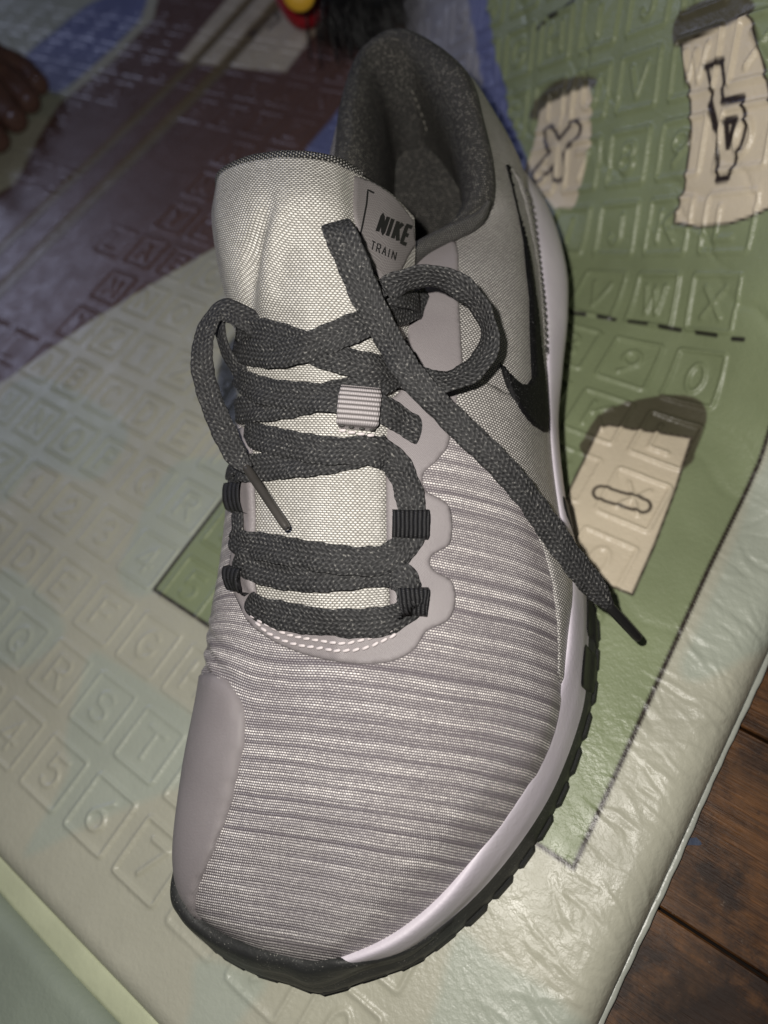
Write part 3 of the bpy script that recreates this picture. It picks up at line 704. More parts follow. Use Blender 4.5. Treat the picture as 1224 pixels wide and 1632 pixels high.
Md = [None,
 [(.86, -1.7, 2.1), (1.2, -1.72, 2.75), (1.9, -1.45, 3.2), (2.95, -.9, 3.65), L[1][4]],
 [(1.35, -3.4, 2.15), (1.7, -3.4, 2.85), (2.45, -2.85, 3.4), (3.5, -1.7, 3.92), L[2][4]],
 [(2.6, -4.05, 2.25), (2.75, -4.15, 2.95), (3.3, -3.5, 3.6), (4.25, -2.0, 4.15), L[3][4]],
 [(5.0, -4.15, 2.4), (5.0, -4.4, 3.1), (5.1, -3.9, 3.85), (5.45, -2.4, 4.55), L[4][4]],
 [(7.4, -4.1, 2.5), (7.4, -4.4, 3.2), (7.4, -4.05, 4.1), (7.45, -2.7, 4.95), L[5][4]],
 [(9.6, -4.15, 2.7), (9.5, -4.5, 3.5), (9.4, -4.2, 4.4), (9.2, -3.1, 5.2), (8.75, .45, 5.72)],
 [(11.3, -4.0, 2.9), (11.2, -4.35, 3.8), (11.0, -4.15, 4.8), (10.8, -3.4, 5.55), at(406, 945, 5.9)],
 [(13.4, -3.8, 3.2), (13.3, -4.2, 4.2), (13.1, -4.15, 5.3), (12.8, -3.6, 6.15), at(404, 850, 6.4)],
 [(15.8, -3.6, 3.5), (15.7, -4.1, 4.6), (15.5, -4.15, 5.8), (15.2, -3.7, 6.8), at(402, 730, 7.2)],
 [(18.0, -3.4, 3.8), (17.9, -3.9, 5.0), (17.8, -4.0, 6.1), (17.5, -3.5, 7.1), (17.2, -2.8, 7.7)],
 [(20.3, -3.2, 4.0), (20.2, -3.7, 5.2), (20.0, -3.8, 6.3), (19.8, -3.3, 7.3), (19.6, -2.8, 7.9)],
 [(22.0, -3.1, 4.2), (21.9, -3.5, 5.4), (21.8, -3.5, 6.4), (21.7, -3.0, 7.3), (21.5, -2.3, 7.9)],
 [(23.6, -3.0, 4.4), (23.5, -3.3, 5.6), (23.4, -3.2, 6.6), (23.3, -2.6, 7.5), (23.2, -1.9, 8.1)],
 [(25.5, -2.8, 4.6), (25.4, -3.0, 5.8), (25.3, -2.9, 6.8), (25.1, -2.3, 7.8), at(536, 250, 8.5)],
 [(27.8, -2.4, 4.8), (27.8, -2.6, 6.0), (27.8, -2.5, 7.0), (27.7, -2.2, 8.0), at(546, 165, 8.8)],
 [(29.5, -1.2, 4.9), (29.7, -1.4, 6.0), (29.8, -1.4, 7.2), (29.7, -1.4, 8.2), at(578, 85, 9.0)]]
ribs = L+[Md[k] for k in range(16, 0, -1)]
ends = {}
for k in range(1, 6):
    ends[k] = Md[k][3]; ends[34-k] = L[k][3]
shell = Surf(ribs, ends, closed=True)
def knit_relief(r):
    s, l, z = r[..., 0], r[..., 1], r[..., 2]
    f = np.clip((14-s)/2, 0, 1)
    b = s-.55*np.exp(-((s-8.0)/1.5)**2)/(1+np.exp((l+2.6)/.5))
    f = f*np.clip((z-2.35)/.8, 0, 1)
    d = .0055*np.sin(b*TAU/.43)*f
    # gathered folds on the inner side of the ball
    g = np.exp(-((s-7.9)/1.4)**2)/(1+np.exp((l+2.3)/.4))
    d = d+.055*g*np.sin((s+.5*(l+3)+.25*np.sin(l*2.1+s))*TAU/.62)
    o = r.copy(); o[..., 2] += d; o[..., 1] += d*.6*np.sign(l)*np.clip(abs(l)-2.5, 0, 1); return o
shell.ext = knit_relief
shell.make_bvh(34*8, 40, -1)
# check which way the normals face
n_ = shell.normal(np.array([5.]), np.array([3.]))[0]; shell.sign = 1 if n_[2] > 0 else -1
U, Wv, F = shell.tess(34*22, 110); V = shell(U, Wv)
if shell.sign > 0: F = F[:, ::-1]
sU = U[F].mean(1); qsel = (U[F[:, 0]] >= 9.2) & (U[F[:, 0]] < 24.8)
def sub(name, sel, mat):
    f = F[sel]; ids, inv = np.unique(f, return_inverse=True); vv = V[ids]
    return mesh_obj(name, vv, inv.reshape(-1, 4), mat, shoe, shoe_uv(vv))
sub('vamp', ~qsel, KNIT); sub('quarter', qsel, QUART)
SB = shell.bvh
# the same shell without its knit relief and with the throat lidded: what the smooth films are laid on
smo = Surf(ribs, ends, closed=True); smo.make_bvh(34*8, 40, shell.sign)
ul = np.linspace(5.0, 11.0, 40); la = smo(ul, np.full(40, 4.)); lb = smo(34-ul, np.full(40, 4.))
lv = np.concatenate([la*(1-t)+lb*t for t in np.linspace(0, 1, 9)]); nb0 = len(smo.bV)
SX_ = BVHTree.FromPolygons([Vector(v) for v in smo.bV]+[Vector(v) for v in lv], [tuple(int(i) for i in f) for f in smo.bF]+[(nb0+i*40+k, nb0+i*40+k+1, nb0+(i+1)*40+k+1, nb0+(i+1)*40+k) for i in range(8) for k in range(39)])

# ---------------------------------------------------------------- tongue
tr = [
 [(343, 300, 10.1), (352, 276, 10.8), (400, 256, 11.3), (470, 250, 11.4), (530, 258, 11.1), (566, 274, 10.5), (620, 305, 9.6), (660, 345, 8.5)],
 [(337, 345, 9.7), (348, 335, 10.5), (400, 322, 11.2), (475, 318, 11.35), (535, 322, 11.0), (568, 335, 10.4), (622, 360, 9.4), (662, 395, 8.2)],
 [(345, 410, 9.2), (358, 405, 9.9), (412, 402, 10.35), (480, 398, 10.6), (540, 400, 10.4), (575, 410, 9.9), (625, 425, 9.0), (660, 445, 7.9)],
 [(358, 465, 8.6), (372, 465, 9.2), (420, 468, 9.75), (490, 468, 10.0), (548, 470, 9.8), (590, 480, 9.3), (628, 490, 8.6), (660, 505, 7.6)],
 [(374, 525, 8.0), (384, 525, 8.5), (430, 528, 9.0), (500, 530, 9.3), (555, 532, 9.1), (595, 540, 8.7), (630, 548, 8.0), (655, 560, 7.2)],
 [(382, 610, 7.3), (390, 610, 7.8), (430, 610, 8.25), (505, 612, 8.5), (560, 614, 8.4), (600, 620, 8.1), (632, 628, 7.5), (655, 635, 6.9)],
 [(384, 720, 6.6), (394, 720, 7.0), (430, 720, 7.45), (510, 720, 7.75), (565, 722, 7.7), (605, 725, 7.4), (632, 730, 6.9), (650, 735, 6.4)],
 [(388, 850, 5.8), (398, 850, 6.2), (435, 852, 6.55), (510, 856, 6.85), (570, 858, 6.8), (608, 858, 6.55), (632, 860, 6.1), (650, 862, 5.7)],
 [(392, 960, 5.2), (402, 960, 5.5), (440, 965, 5.8), (510, 972, 6.1), (570, 972, 6.05), (612, 968, 5.85), (632, 966, 5.5), (650, 965, 5.1)],
 [(400, 1040, 4.6), (410, 1040, 4.8), (445, 1040, 5.0), (510, 1040, 5.2), (570, 1040, 5.2), (612, 1035, 5.05), (632, 1030, 4.8), (650, 1030, 4.5)]]
tong = Surf([[at(*p) for p in r] for r in tr])
def tong_fold(r):
    # the long dent down the padded tongue
    P = proj(W3(r)); x, y = P[..., 0], P[..., 1]
    t = np.clip((y-330)/(560-330), -.3, 1.2); xc = 428-40*np.sin(np.clip(t, 0, 1)*2.2)+18*t
    d = -.34*np.exp(-((x-xc)/11)**2)*np.exp(-((t-.42)/.38)**2)+.26*np.exp(-((x-xc-24)/17)**2)*np.exp(-((t-.35)/.38)**2)+.12*np.exp(-((x-xc+34)/20)**2)*np.exp(-((t-.5)/.4)**2)
    o = r.copy(); o[..., 2] += d; return o
tong.ext = tong_fold
tong.make_bvh(90, 60); n_ = tong.normal(np.array([4.]), np.array([3.]))[0]; tong.sign = 1 if n_[2] > 0 else -1
U, Wv, F = tong.tess(150, 90); V = tong(U, Wv); N = tong.normal(U, Wv)*tong.sign
th = .55*np.clip(np.minimum(Wv, 7-Wv)/1.0, .05, 1)
B = V-N*(th*.01)[:, None]-np.array([0, 0, .0])
tv = np.concatenate([V, B]); n0 = len(V)
Ff = F if tong.sign < 0 else F[:, ::-1]
rim = []
for i in range(89): rim.append((i, i+1, n0+i+1, n0+i)); a = 149*90+i; rim.append((a+1, a, n0+a, n0+a+1))
def tong_uv(V): a = SL(V); return np.stack([a[:, 1]+.5*np.tanh((a[:, 1]+1)/1.5)*(8-a[:, 2])*.5, a[:, 0]*1.0-.0*a[:, 2]+(a[:, 2]-8)*.45], 1)
uvt = np.stack([Wv*.80, -U*1.75], 1)
def grid_arc(V, nu, nw):
    G = V.reshape(nu, nw, 3); a = np.linalg.norm(np.diff(G, axis=1), axis=2); b = np.linalg.norm(np.diff(G, axis=0), axis=2)
    A = np.concatenate([np.zeros((nu, 1)), np.cumsum(a, 1)], 1); A -= A[:, nw//2:nw//2+1]
    Bv = np.concatenate([np.zeros((1, nw)), np.cumsum(b, 0)], 0)
    Bv = np.tile(Bv.mean(1)[:, None], (1, nw))
    return np.stack([A*100, Bv*100], -1).reshape(-1, 2)
uvt = grid_arc(V, 150, 90)
mesh_obj('tongue', tv, np.concatenate([Ff, Ff[:, ::-1]+n0, np.array(rim)]), TONG, shoe, np.concatenate([uvt, uvt]))
TB = tong.bvh
ALL = [SB, TB]

def tube(name, P, rad, mat, parent, n=10, caps=True, uvs=1.0):
    P = np.asarray(P, float); m = len(P); T = np.gradient(P, axis=0); T /= np.linalg.norm(T, axis=1)[:, None]
    up = np.array([.3, .2, .93]); rad = np.broadcast_to(rad, (m,)); V = []; UV = []
    s = np.concatenate([[0], np.cumsum(np.linalg.norm(np.diff(P, axis=0), axis=1))])
    for i in range(m):
        a = np.cross(T[i], up); a /= np.linalg.norm(a); b = np.cross(a, T[i])
        for k in range(n): t = TAU*k/n; V.append(P[i]+(a*math.cos(t)+b*math.sin(t))*rad[i]); UV.append((k/n*TAU*rad[i]*100, s[i]*100))
    F = [(i*n+k, i*n+(k+1) % n, (i+1)*n+(k+1) % n, (i+1)*n+k) for i in range(m-1) for k in range(n)]
    if caps: F += [tuple(range(n)), tuple((m-1)*n+k for k in range(n-1, -1, -1))]
    return mesh_obj(name, V, [f[::-1] for f in F], mat, parent, UV)
# dark binding over the tongue's top edge
ww = np.linspace(.15, 5.15, 60); e = tong(np.full(60, 0.0), ww)
tube('tongue_binding', e-RC[2]*-.0015*0+np.array([0, 0, -.0012])+np.array([*AX, 0])*.0012, .0019*np.sin(np.linspace(.35, math.pi-.35, 60))**.5, TRIM, shoe, 12)
# label on the tongue's outer flank
lab = [tong.uvw(p) for p in [(565, 280), (595, 290), (640, 318), (664, 350), (664, 392), (640, 432), (612, 452), (590, 430), (573, 385), (563, 340)]]
label = patch_uv('tongue_label', tong, lab, .0006, LABEL, shoe, .0011, .0006)
LB = BVHTree.FromPolygons([v.co+Vector(shoe['o3']) for v in label.data.vertices], [tuple(p.vertices) for p in label.data.polygons])
def pline(name, lines, wpx, mat, parent, bvhs, th=.00012):
    """printed strokes: thin film ribbons along photo-surveyed lines on a surface"""
    V = []; F = []
    for ln, wd in lines:
        q = np.asarray(ln, float); D = []
        for i in range(len(q)-1): n = max(2, int(np.hypot(*(q[i+1]-q[i]))/3)); D += [q[i]+(q[i+1]-q[i])*k/n for k in range(n)]
        D.append(q[-1]); D = np.array(D); t = np.gradient(D, axis=0); t /= np.hypot(*t.T)[:, None]+1e-9; nn = np.stack([-t[:, 1], t[:, 0]], 1)
        b0 = len(V)
        for i in range(len(D)):
            for sgn in (-1, 1):
                P, N = cast(bvhs, D[i]+nn[i]*sgn*wd/2); V.append(P+N*th)
        F += [(b0+2*i, b0+2*i+1, b0+2*i+3, b0+2*i+2) for i in range(len(D)-1)]
    return mesh_obj(name, V, F, mat, parent, np.zeros((len(V), 2)))
def word(txt, o, ex, ey, gap, wd):
    """letters laid out in the photo's label frame: o origin, ex advance, ey up"""
    o = np.array(o, float); ex = np.array(ex, float); ey = np.array(ey, float); out = []
    for c in txt:
        for st in GL[c]:
            out.append(([o+ex*x*(.35 if c == 'I' else 1)+ey*y for x, y in st], wd))
        o = o+ex*((.5 if c == 'I' else 1)+gap)
    return out
# the word mark: heavy leaning capitals
pline('tongue_lettering', word('NIKE', (601, 369), (8.6, 3.9), (9, -27), .66, 6.2), 0, PRINT, label, [LB])
pline('tongue_lettering', word('TRAIN', (590, 397), (5.6, 2.6), (2.6, -13), .62, 1.9), 0, PRINT, label, [LB])
pline('tongue_lettering', [([(596, 308), (586, 303), (584, 325), (578, 356), (571, 388)], 2.8), ([(660, 346), (667, 350), (668, 372)], 2.4)], 0, PRINT, label, [LB])
# webbing lace keeper on the tongue
# (built after the laces so that they run beneath it)

# ---------------------------------------------------------------- collar lining
cl = []
for k in list(range(11, 18))+[-i for i in range(16, 10, -1)]:
    r = L[k] if k > 0 else Md[-k]; E = np.array(r[4])
    c = np.array([np.clip(E[0], 21.5, 27.3), .75]); d = c-E[:2]; n = np.hypot(*d); d = d/max(n, .3)
    f = 1.0 if abs(k) >= 13 else (.45 if abs(k) == 12 else .25)
    P = lambda i, u: (E[0]+d[0]*i*f, E[1]+d[1]*i*f, E[2]+u*(1 if u < 0 else f))
    zf = 3.4
    low = (E[0]+d[0]*.9, E[1]+d[1]*.9, zf)
    cl.append([P(-.10, -.35), P(-.06, .08), P(.22, .30), P(.62, .24), P(1.0, -.25), P(1.2, -1.3), P(1.15, -2.6), (E[0]+d[0]*.95, E[1]+d[1]*.95, 4.2), low])
lin = Surf(cl)
U, Wv, F = lin.tess(150, 70); V = lin(U, Wv)
mesh_obj('collar_lining', V, F, LIN, shoe, grid_arc(V, 150, 70))
lin.make_bvh(100, 40)
bp = crom([(779, 322, 7.15), (764, 347, 7.05), (735, 364, 7.1), (700, 381, 7.2), (667, 400, 7.4), (640, 427, 7.6), (622, 456, 7.7)], 8)
BP = np.array([back(p[:2], (p[2]+.22)*.01) for p in bp]); tube('collar_binding', BP, np.interp(np.linspace(0, 1, len(BP)), [0, .25, .8, 1], [.0008, .0027, .0030, .0026]), TRIM2, shoe, 14)
# insole and the padded heel inside
a = np.linspace(0, TAU, 60, endpoint=False); rr = np.linspace(0, 1, 14)
V = np.array([W3(19.5+10.9*r*math.cos(t), .75+(3.7-.5*math.cos(t))*r*math.sin(t), 3.5+.55*r**4+.1*math.sin(3*r)+1.25/(1+math.exp(-(19.5+10.9*r*math.cos(t)-26.5)/.8))) for r in rr for t in a])
F = [(i*60+k, i*60+(k+1) % 60, (i+1)*60+(k+1) % 60, (i+1)*60+k) for i in range(13) for k in range(60)]
mesh_obj('insole', V, F, LIN, shoe, shoe_uv(V))

# ---------------------------------------------------------------- overlays
eye = [(616, 640), (636, 625), (652, 575), (648, 520), (640, 470), (646, 424), (690, 393), (727, 386), (731, 470), (735, 545), (738, 610), (722, 660), (717, 684), (715, 709), (695, 736), (676, 753), (674, 771), (682, 785), (704, 796), (717, 810), (721, 839), (717, 867), (704, 876), (688, 886), (686, 900), (696, 912), (717, 923), (725, 941), (725, 966), (713, 990), (680, 1006), (664, 1031), (643, 1047), (610, 1057), (561, 1058), (504, 1048), (463, 1035), (431, 1019), (398, 994), (382, 965), (370, 933), (366, 896), (371, 874), (384, 860), (398, 858), (404, 900), (408, 948), (425, 978), (480, 996), (560, 1000), (605, 990), (621, 972), (617, 890), (615, 760), (614, 690)]
patch_px('eyestay', [SX_], eye, .0008, TPU, shoe, 5, 1.8, 3)
patch_px('eyestay', [SX_], [(379, 690), (394, 684), (404, 770), (405, 850), (392, 852), (378, 800), (372, 740)], .0009, TPU, shoe, 5, 3.5, 3)
toe = [shell.uvw(p) for p in [(327, 1072), (346, 1074), (364, 1085), (379, 1105), (388, 1127), (391, 1149), (390, 1186), (379, 1234), (371, 1271), (357, 1315), (342, 1355), (327, 1388), (316, 1418), (312, 1440), (312, 1470)]]
toe = [(u if u > 17 else u+34, w_) for u, w_ in toe]
toe = toe+[(toe[-1][0], .05), (toe[-1][0]-1.2, .02), (toe[0][0]+.6, .02), (toe[0][0]-.15, .35)]
patch_uv('toe_overlay', smo, toe, .0011, TPU, shoe, .0014, .0005, us=(.013, .011))
wing = [shell.uvw(p) for p in [(700, 560), (690, 640), (735, 690), (800, 760), (846, 830), (868, 880), (884, 960), (889, 1072)]]
wing = wing+[(wing[-1][0]-.1, .02), (7.0, 0.01), (8, .01), (9.3, .01), (9.3, 2.2), (9.6, 3.4)]
patch_uv('quarter_wing', smo, wing, .0005, QUART, shoe, .0014, .001, us=(.02, .012))
swo = [(806, 263), (815, 296), (826, 343), (834, 387), (838, 431), (843, 475), (844, 534), (846, 578), (847, 602), (841, 613), (829, 612), (818, 603), (806, 590), (797, 578), (798, 587), (806, 613), (818, 640), (832, 663), (847, 680), (865, 691), (871, 690), (872, 666), (869, 628), (866, 593), (861, 552), (857, 505), (851, 460), (845, 416), (836, 372), (826, 331), (816, 287), (811, 262)]
patch_px('emblem', [SB], swo, .0013, SWO, shoe, 3, 2.5, 0)
hs = [(816, 268), (826, 290), (836, 320), (849, 380), (858, 430), (865, 500), (869, 560), (872, 600), (873, 605), (873, 560), (870, 475), (862, 416), (848, 320), (832, 285)]
patch_px('heel_strip', [SB], hs, .0007, QUART, shoe, 3, 2.5, 0)

def capsule(name, mat, r=.00035, l=.0012):
    V = []; n = 6
    for x, q in ((-.5, .35), (-.36, .9), (0, 1), (.36, .9), (.5, .35)):
        for k in range(n): V.append((x*l*1.0, math.cos(TAU*k/n)*r*q, math.sin(TAU*k/n)*r*q))
    F = [(i*n+k, i*n+(k+1) % n, (i+1)*n+(k+1) % n, (i+1)*n+k) for i in range(4) for k in range(n)]+[tuple(range(n-1, -1, -1)), tuple(24+k for k in range(n))]
    me = bpy.data.meshes.new(name); me.from_pydata(V, [], [f[::-1] for f in F]); me.materials.append(mat)
    me.polygons.foreach_set('use_smooth', [True]*len(me.polygons)); return me
ST = capsule('stitch', THREAD, .00050, .0021); STL = capsule('stitch', m_plain('lining_thread', (.16, .15, .13), .5, .4), .0003, .0018); STD = capsule('stitch', THREADD, .00035, .0015)
def stitches(path, bvhs, step, me, parent, lift=.0011, sub=8):
    q = crom(path, sub); R = [cast(bvhs, p) for p in q]; P = np.array([r[0]+r[1]*lift for r in R]); N = np.array([r[1] for r in R])
    s = np.concatenate([[0], np.cumsum(np.linalg.norm(np.diff(P, axis=0), axis=1))]); k = step/2
    while k < s[-1]:
        i = min(np.searchsorted(s, k), len(P)-2); i = max(i, 1); t = P[i+1]-P[i-1]; t /= np.linalg.norm(t); n = N[i]-t*(N[i]@t); n /= np.linalg.norm(n); b = np.cross(n, t)
        o = bpy.data.objects.new('stitch', me); COL.objects.link(o); o.parent = parent
        f = (k-s[i-1])/(s[i]-s[i-1]+1e-12); pos = P[i-1]+(P[i]-P[i-1])*min(max(f, 0), 1)-np.array(parent['o3'])
        M = Matrix(((t[0], b[0], n[0], pos[0]), (t[1], b[1], n[1], pos[1]), (t[2], b[2], n[2], pos[2]), (0, 0, 0, 1)))
        o.matrix_local = M @ Matrix.Rotation(RNG.normal(.18, .06), 4, 'Z'); k += step*RNG.uniform(.94, 1.06)
stitches([(402, 980), (423, 993), (463, 1012), (512, 1021), (553, 1025), (594, 1016), (631, 1004)], [SX_], .0027, ST, shoe, .0012)
stitches([(410, 991), (435, 1012), (472, 1027), (512, 1033), (545, 1037), (586, 1032), (639, 1008)], [SX_], .0027, ST, shoe, .0012)
stitches([(655, 140), (664, 160), (674, 185), (681, 208)], [lin.bvh], .0030, STL, shoe, .0003)
stitches([(832, 300), (843, 332), (851, 380), (856, 425), (861, 475), (864, 520), (865, 565)], [SB], .0026, STD, shoe, .0012)

# ---------------------------------------------------------------- sole
def outw(T, k):   # horizontal outward direction
    c = np.array([np.clip(T[0], 6, 25), 1.0]); d = np.array(T[:2])-c; return d/np.linalg.norm(d)
SR = []
def srib(T, Bd, O, zg=0.0, bulge=.10):
    T, Bd, O = (np.array(x, float) for x in (T, Bd, O)); d = outw(T, 0); ins = lambda p, a, z: (p[0]-d[0]*a, p[1]-d[1]*a, z)
    m = (T+Bd)/2; m = (m[0]+d[0]*bulge, m[1]+d[1]*bulge, m[2]+.08)
    t1 = (T[0]+d[0]*.04, T[1]+d[1]*.04, T[2]+.09)
    SR.append([ins(T, .45, T[2]-.25), t1, m, tuple(Bd), tuple(O), ins(O, .12, zg), ins(O, 1.6, zg)])
srib((.82, .2, 2.2), (.28, .15, 1.4), (.0, .1, .75), .35)
srib(at(580, 1519, 2.4), at(583, 1537, 1.4), at(584, 1559, .75), .30)
srib(at(646, 1486, 2.45), at(653, 1515, 1.25), at(664, 1529, .65), .2)
srib(at(715, 1425, 2.5), at(740, 1446, 1.15), at(757, 1454, .55), .1)
srib(at(775, 1342, 2.55), at(817, 1360, 1.15), at(833, 1367, .5))
srib(at(838, 1244, 2.6), at(882, 1258, 1.2), at(893, 1264, .5))
srib(at(880, 1130, 2.7), at(926, 1141, 1.05), at(935, 1144, .5))
srib(at(902, 1050, 2.8), at(936, 1062, 1.05), at(947, 1062, .55))
srib(at(908, 960, 2.9), at(937, 968, 1.1), at(946, 975, .6))
srib((12.8, 6.35, 3.05), (13.1, 6.75, 1.6), (13.0, 6.6, .6))
srib((15, 5.95, 3.3), (15.2, 6.15, 1.6), (15.2, 5.9, .5), bulge=.18)
srib((17.6, 5.65, 3.6), (17.7, 5.8, 1.7), (17.7, 5.4, .5), bulge=.22)
srib((20, 5.52, 3.95), (20.1, 5.85, 1.8), (20.1, 5.4, .5), bulge=.32)
srib((22.5, 5.30, 4.25), (22.6, 5.95, 1.8), (22.6, 5.4, .5), bulge=.45)
srib((25, 4.9, 4.5), (25.1, 5.9, 1.8), (25.1, 5.4, .5), bulge=.45)
srib((27.6, 4.25, 4.7), (27.9, 5.2, 1.8), (27.9, 4.6, .5), bulge=.4)
srib((29.6, 3.0, 4.85), (30.2, 3.7, 1.8), (29.8, 3.2, .6), bulge=.35)
srib((30.5, .9, 4.9), (31.2, 1.0, 1.8), (30.7, 1.0, .7), bulge=.3)
srib((29.6, -1.2, 4.9), (30.1, -1.7, 1.8), (29.7, -1.4, .6), bulge=.3)
srib((27.8, -2.4, 4.8), (28, -3.0, 1.8), (27.8, -2.6, .5), bulge=.3)
srib((24, -3.0, 4.5), (24, -3.4, 1.8), (24, -3.1, .5), bulge=.2)
srib((20, -3.3, 4.1), (20, -3.5, 1.8), (20, -3.2, .5), bulge=.1)
srib((16, -3.65, 3.6), (16, -3.8, 1.7), (16, -3.5, .5), bulge=.1)
srib((12.5, -3.95, 3.05), (12.5, -4.1, 1.6), (12.5, -3.9, .5))
srib((9, -4.15, 2.7), (9, -4.25, 1.5), (9, -4.1, .5))
srib((6, -4.2, 2.45), (6, -4.35, 1.5), (6, -4.25, .5))
srib((3.9, -4.2, 2.3), (3.8, -4.45, 1.5), (3.8, -4.4, .55), .05)
srib(at(284, 1404, 2.3), at(282, 1418, 1.5), at(285, 1436, .8), .15)
srib(at(299, 1454, 2.3), at(293, 1456, 1.5), at(303, 1474, .75), .25)
srib(at(340, 1488, 2.2), at(328, 1494, 1.5), at(342, 1516, .7), .3)
srib(at(400, 1514, 2.2), at(393, 1535, 1.5), at(400, 1549, .7), .35)
srib(at(460, 1526, 2.2), at(457, 1551, 1.5), at(460, 1567, .75), .38)
NS = len(SR)
sole = Surf(SR, closed=True); sole.make_bvh(NS*8, 40); n_ = sole.normal(np.array([5.]), np.array([2.]))[0]; sole.sign = 1 if n_[:2]@LN > 0 else -1
for nm, w0, w1, mt in (('midsole', 0, 3, MID), ('outsole', 3, 6, RUB)):
    U, Wv, F = sole.tess(NS*14, 34, 0, NS, w0, w1); V = sole(U, Wv)
    mesh_obj(nm, V, F if sole.sign < 0 else F[:, ::-1], mt, shoe, shoe_uv(V))
# rubber toe bumper wrapping up over the foam
def su(p):
    u, w_ = sole.uvw(p); return ((u+NS/2) % NS-NS/2, w_)
tip = su((553, 1531))
bl = [(-7.2, 3.05), (-6.3, 2.6), (-5.5, 1.5), (-5.1, .6), (-4, .1), (-3, .1), (-2, .1), (-1, .1), (tip[0]-.55, .15), (tip[0]-.1, .85), (tip[0]+.08, 1.3), (tip[0]+.7, 2.2), (tip[0]+1.6, 2.75), (3.2, 3.05), (2, 3.4), (0, 3.4), (-3, 3.4), (-6, 3.4)]
patch_uv('toe_bumper', sole, bl, .0007, RUB, shoe, .0014, .0008, us=(.010, .0075))
# dark foxing line between foam and tread
# tread lugs round the edge
def lug_mesh():
    V = []
    for z, q in ((0, .80), (.25, 1), (.8, 1), (1, .82)):
        for x, y in ((-.5, -.5), (.5, -.5), (.5, .30), (.36, .5), (-.36, .5), (-.5, .30)): V.append((x*(q if abs(y) > .4 or True else 1), y*q, z))
    F = [(i*6+k, i*6+(k+1) % 6, (i+1)*6+(k+1) % 6, (i+1)*6+k) for i in range(3) for k in range(6)]+[(5, 4, 3, 2, 1, 0), (18, 19, 20, 21, 22, 23)]
    me = bpy.data.meshes.new('tread_lug'); me.from_pydata(V, [], F); me.materials.append(RUB); return me
LUG = lug_mesh()
us_ = np.linspace(0, NS, NS*30); O4 = sole(us_, np.full(len(us_), 4.15)); arcL = np.concatenate([[0], np.cumsum(np.linalg.norm(np.diff(O4, axis=0), axis=1))])
k = .003
while k < arcL[-1]:
    i = np.searchsorted(arcL, k); i = min(max(i, 2), len(O4)-3); p = O4[i]; t = O4[i+2]-O4[i-2]; t[2] *= .5; t /= np.linalg.norm(t)
    a = SL(p); ln = RNG.uniform(.0078, .0098)
    n = np.cross(t, [0, 0, 1.]); n /= np.linalg.norm(n); c = W3(np.clip(a[0], 6, 25), 1.0, 0); n = n if n@(p-c) > 0 else -n
    b = np.cross(n, t); b = b if b[2] > 0 else -b
    zb = SL(sole(np.array([us_[i]]), np.array([5.0]))[0])[2]*.01; hgt = (p[2]-zb)*.75+.0022
    pos = p-n*(.0015 if SL(p)[0] < 2.2 else .0008)-np.array([0, 0, (p[2]-zb)+.002])-np.array(shoe['o3'])
    o = bpy.data.objects.new('tread_lug', LUG); COL.objects.link(o); o.parent = shoe
    dep = .0042; sg = 1
    t2 = t if np.cross(t, n)@b > 0 else -t
    M = Matrix(((t2[0]*ln, n[0]*dep, b[0]*hgt, pos[0]), (t2[1]*ln, n[1]*dep, b[1]*hgt, pos[1]), (t2[2]*ln, n[2]*dep, b[2]*hgt, pos[2]), (0, 0, 0, 1)))
    o.matrix_local = M
    k += ln+RNG.uniform(.0014, .0022)
# two tall black lugs let into the foam, and a thin black sliver at the waist
for pl in ([(934, 940), (950, 944), (958, 960), (958, 1018), (952, 1034), (946, 1020), (935, 1002)], [(934, 1027), (946, 1040), (955, 1052), (956, 1082), (950, 1102), (943, 1106), (931, 1098), (926, 1088), (930, 1040)], [(897, 792), (905, 800), (922, 838), (929, 862), (917, 850), (903, 822)]):
    patch_uv('tread_lug', sole, [su(p) for p in pl], .0005, RUBB, shoe, .001, .0007, 3, us=(.016, .008))

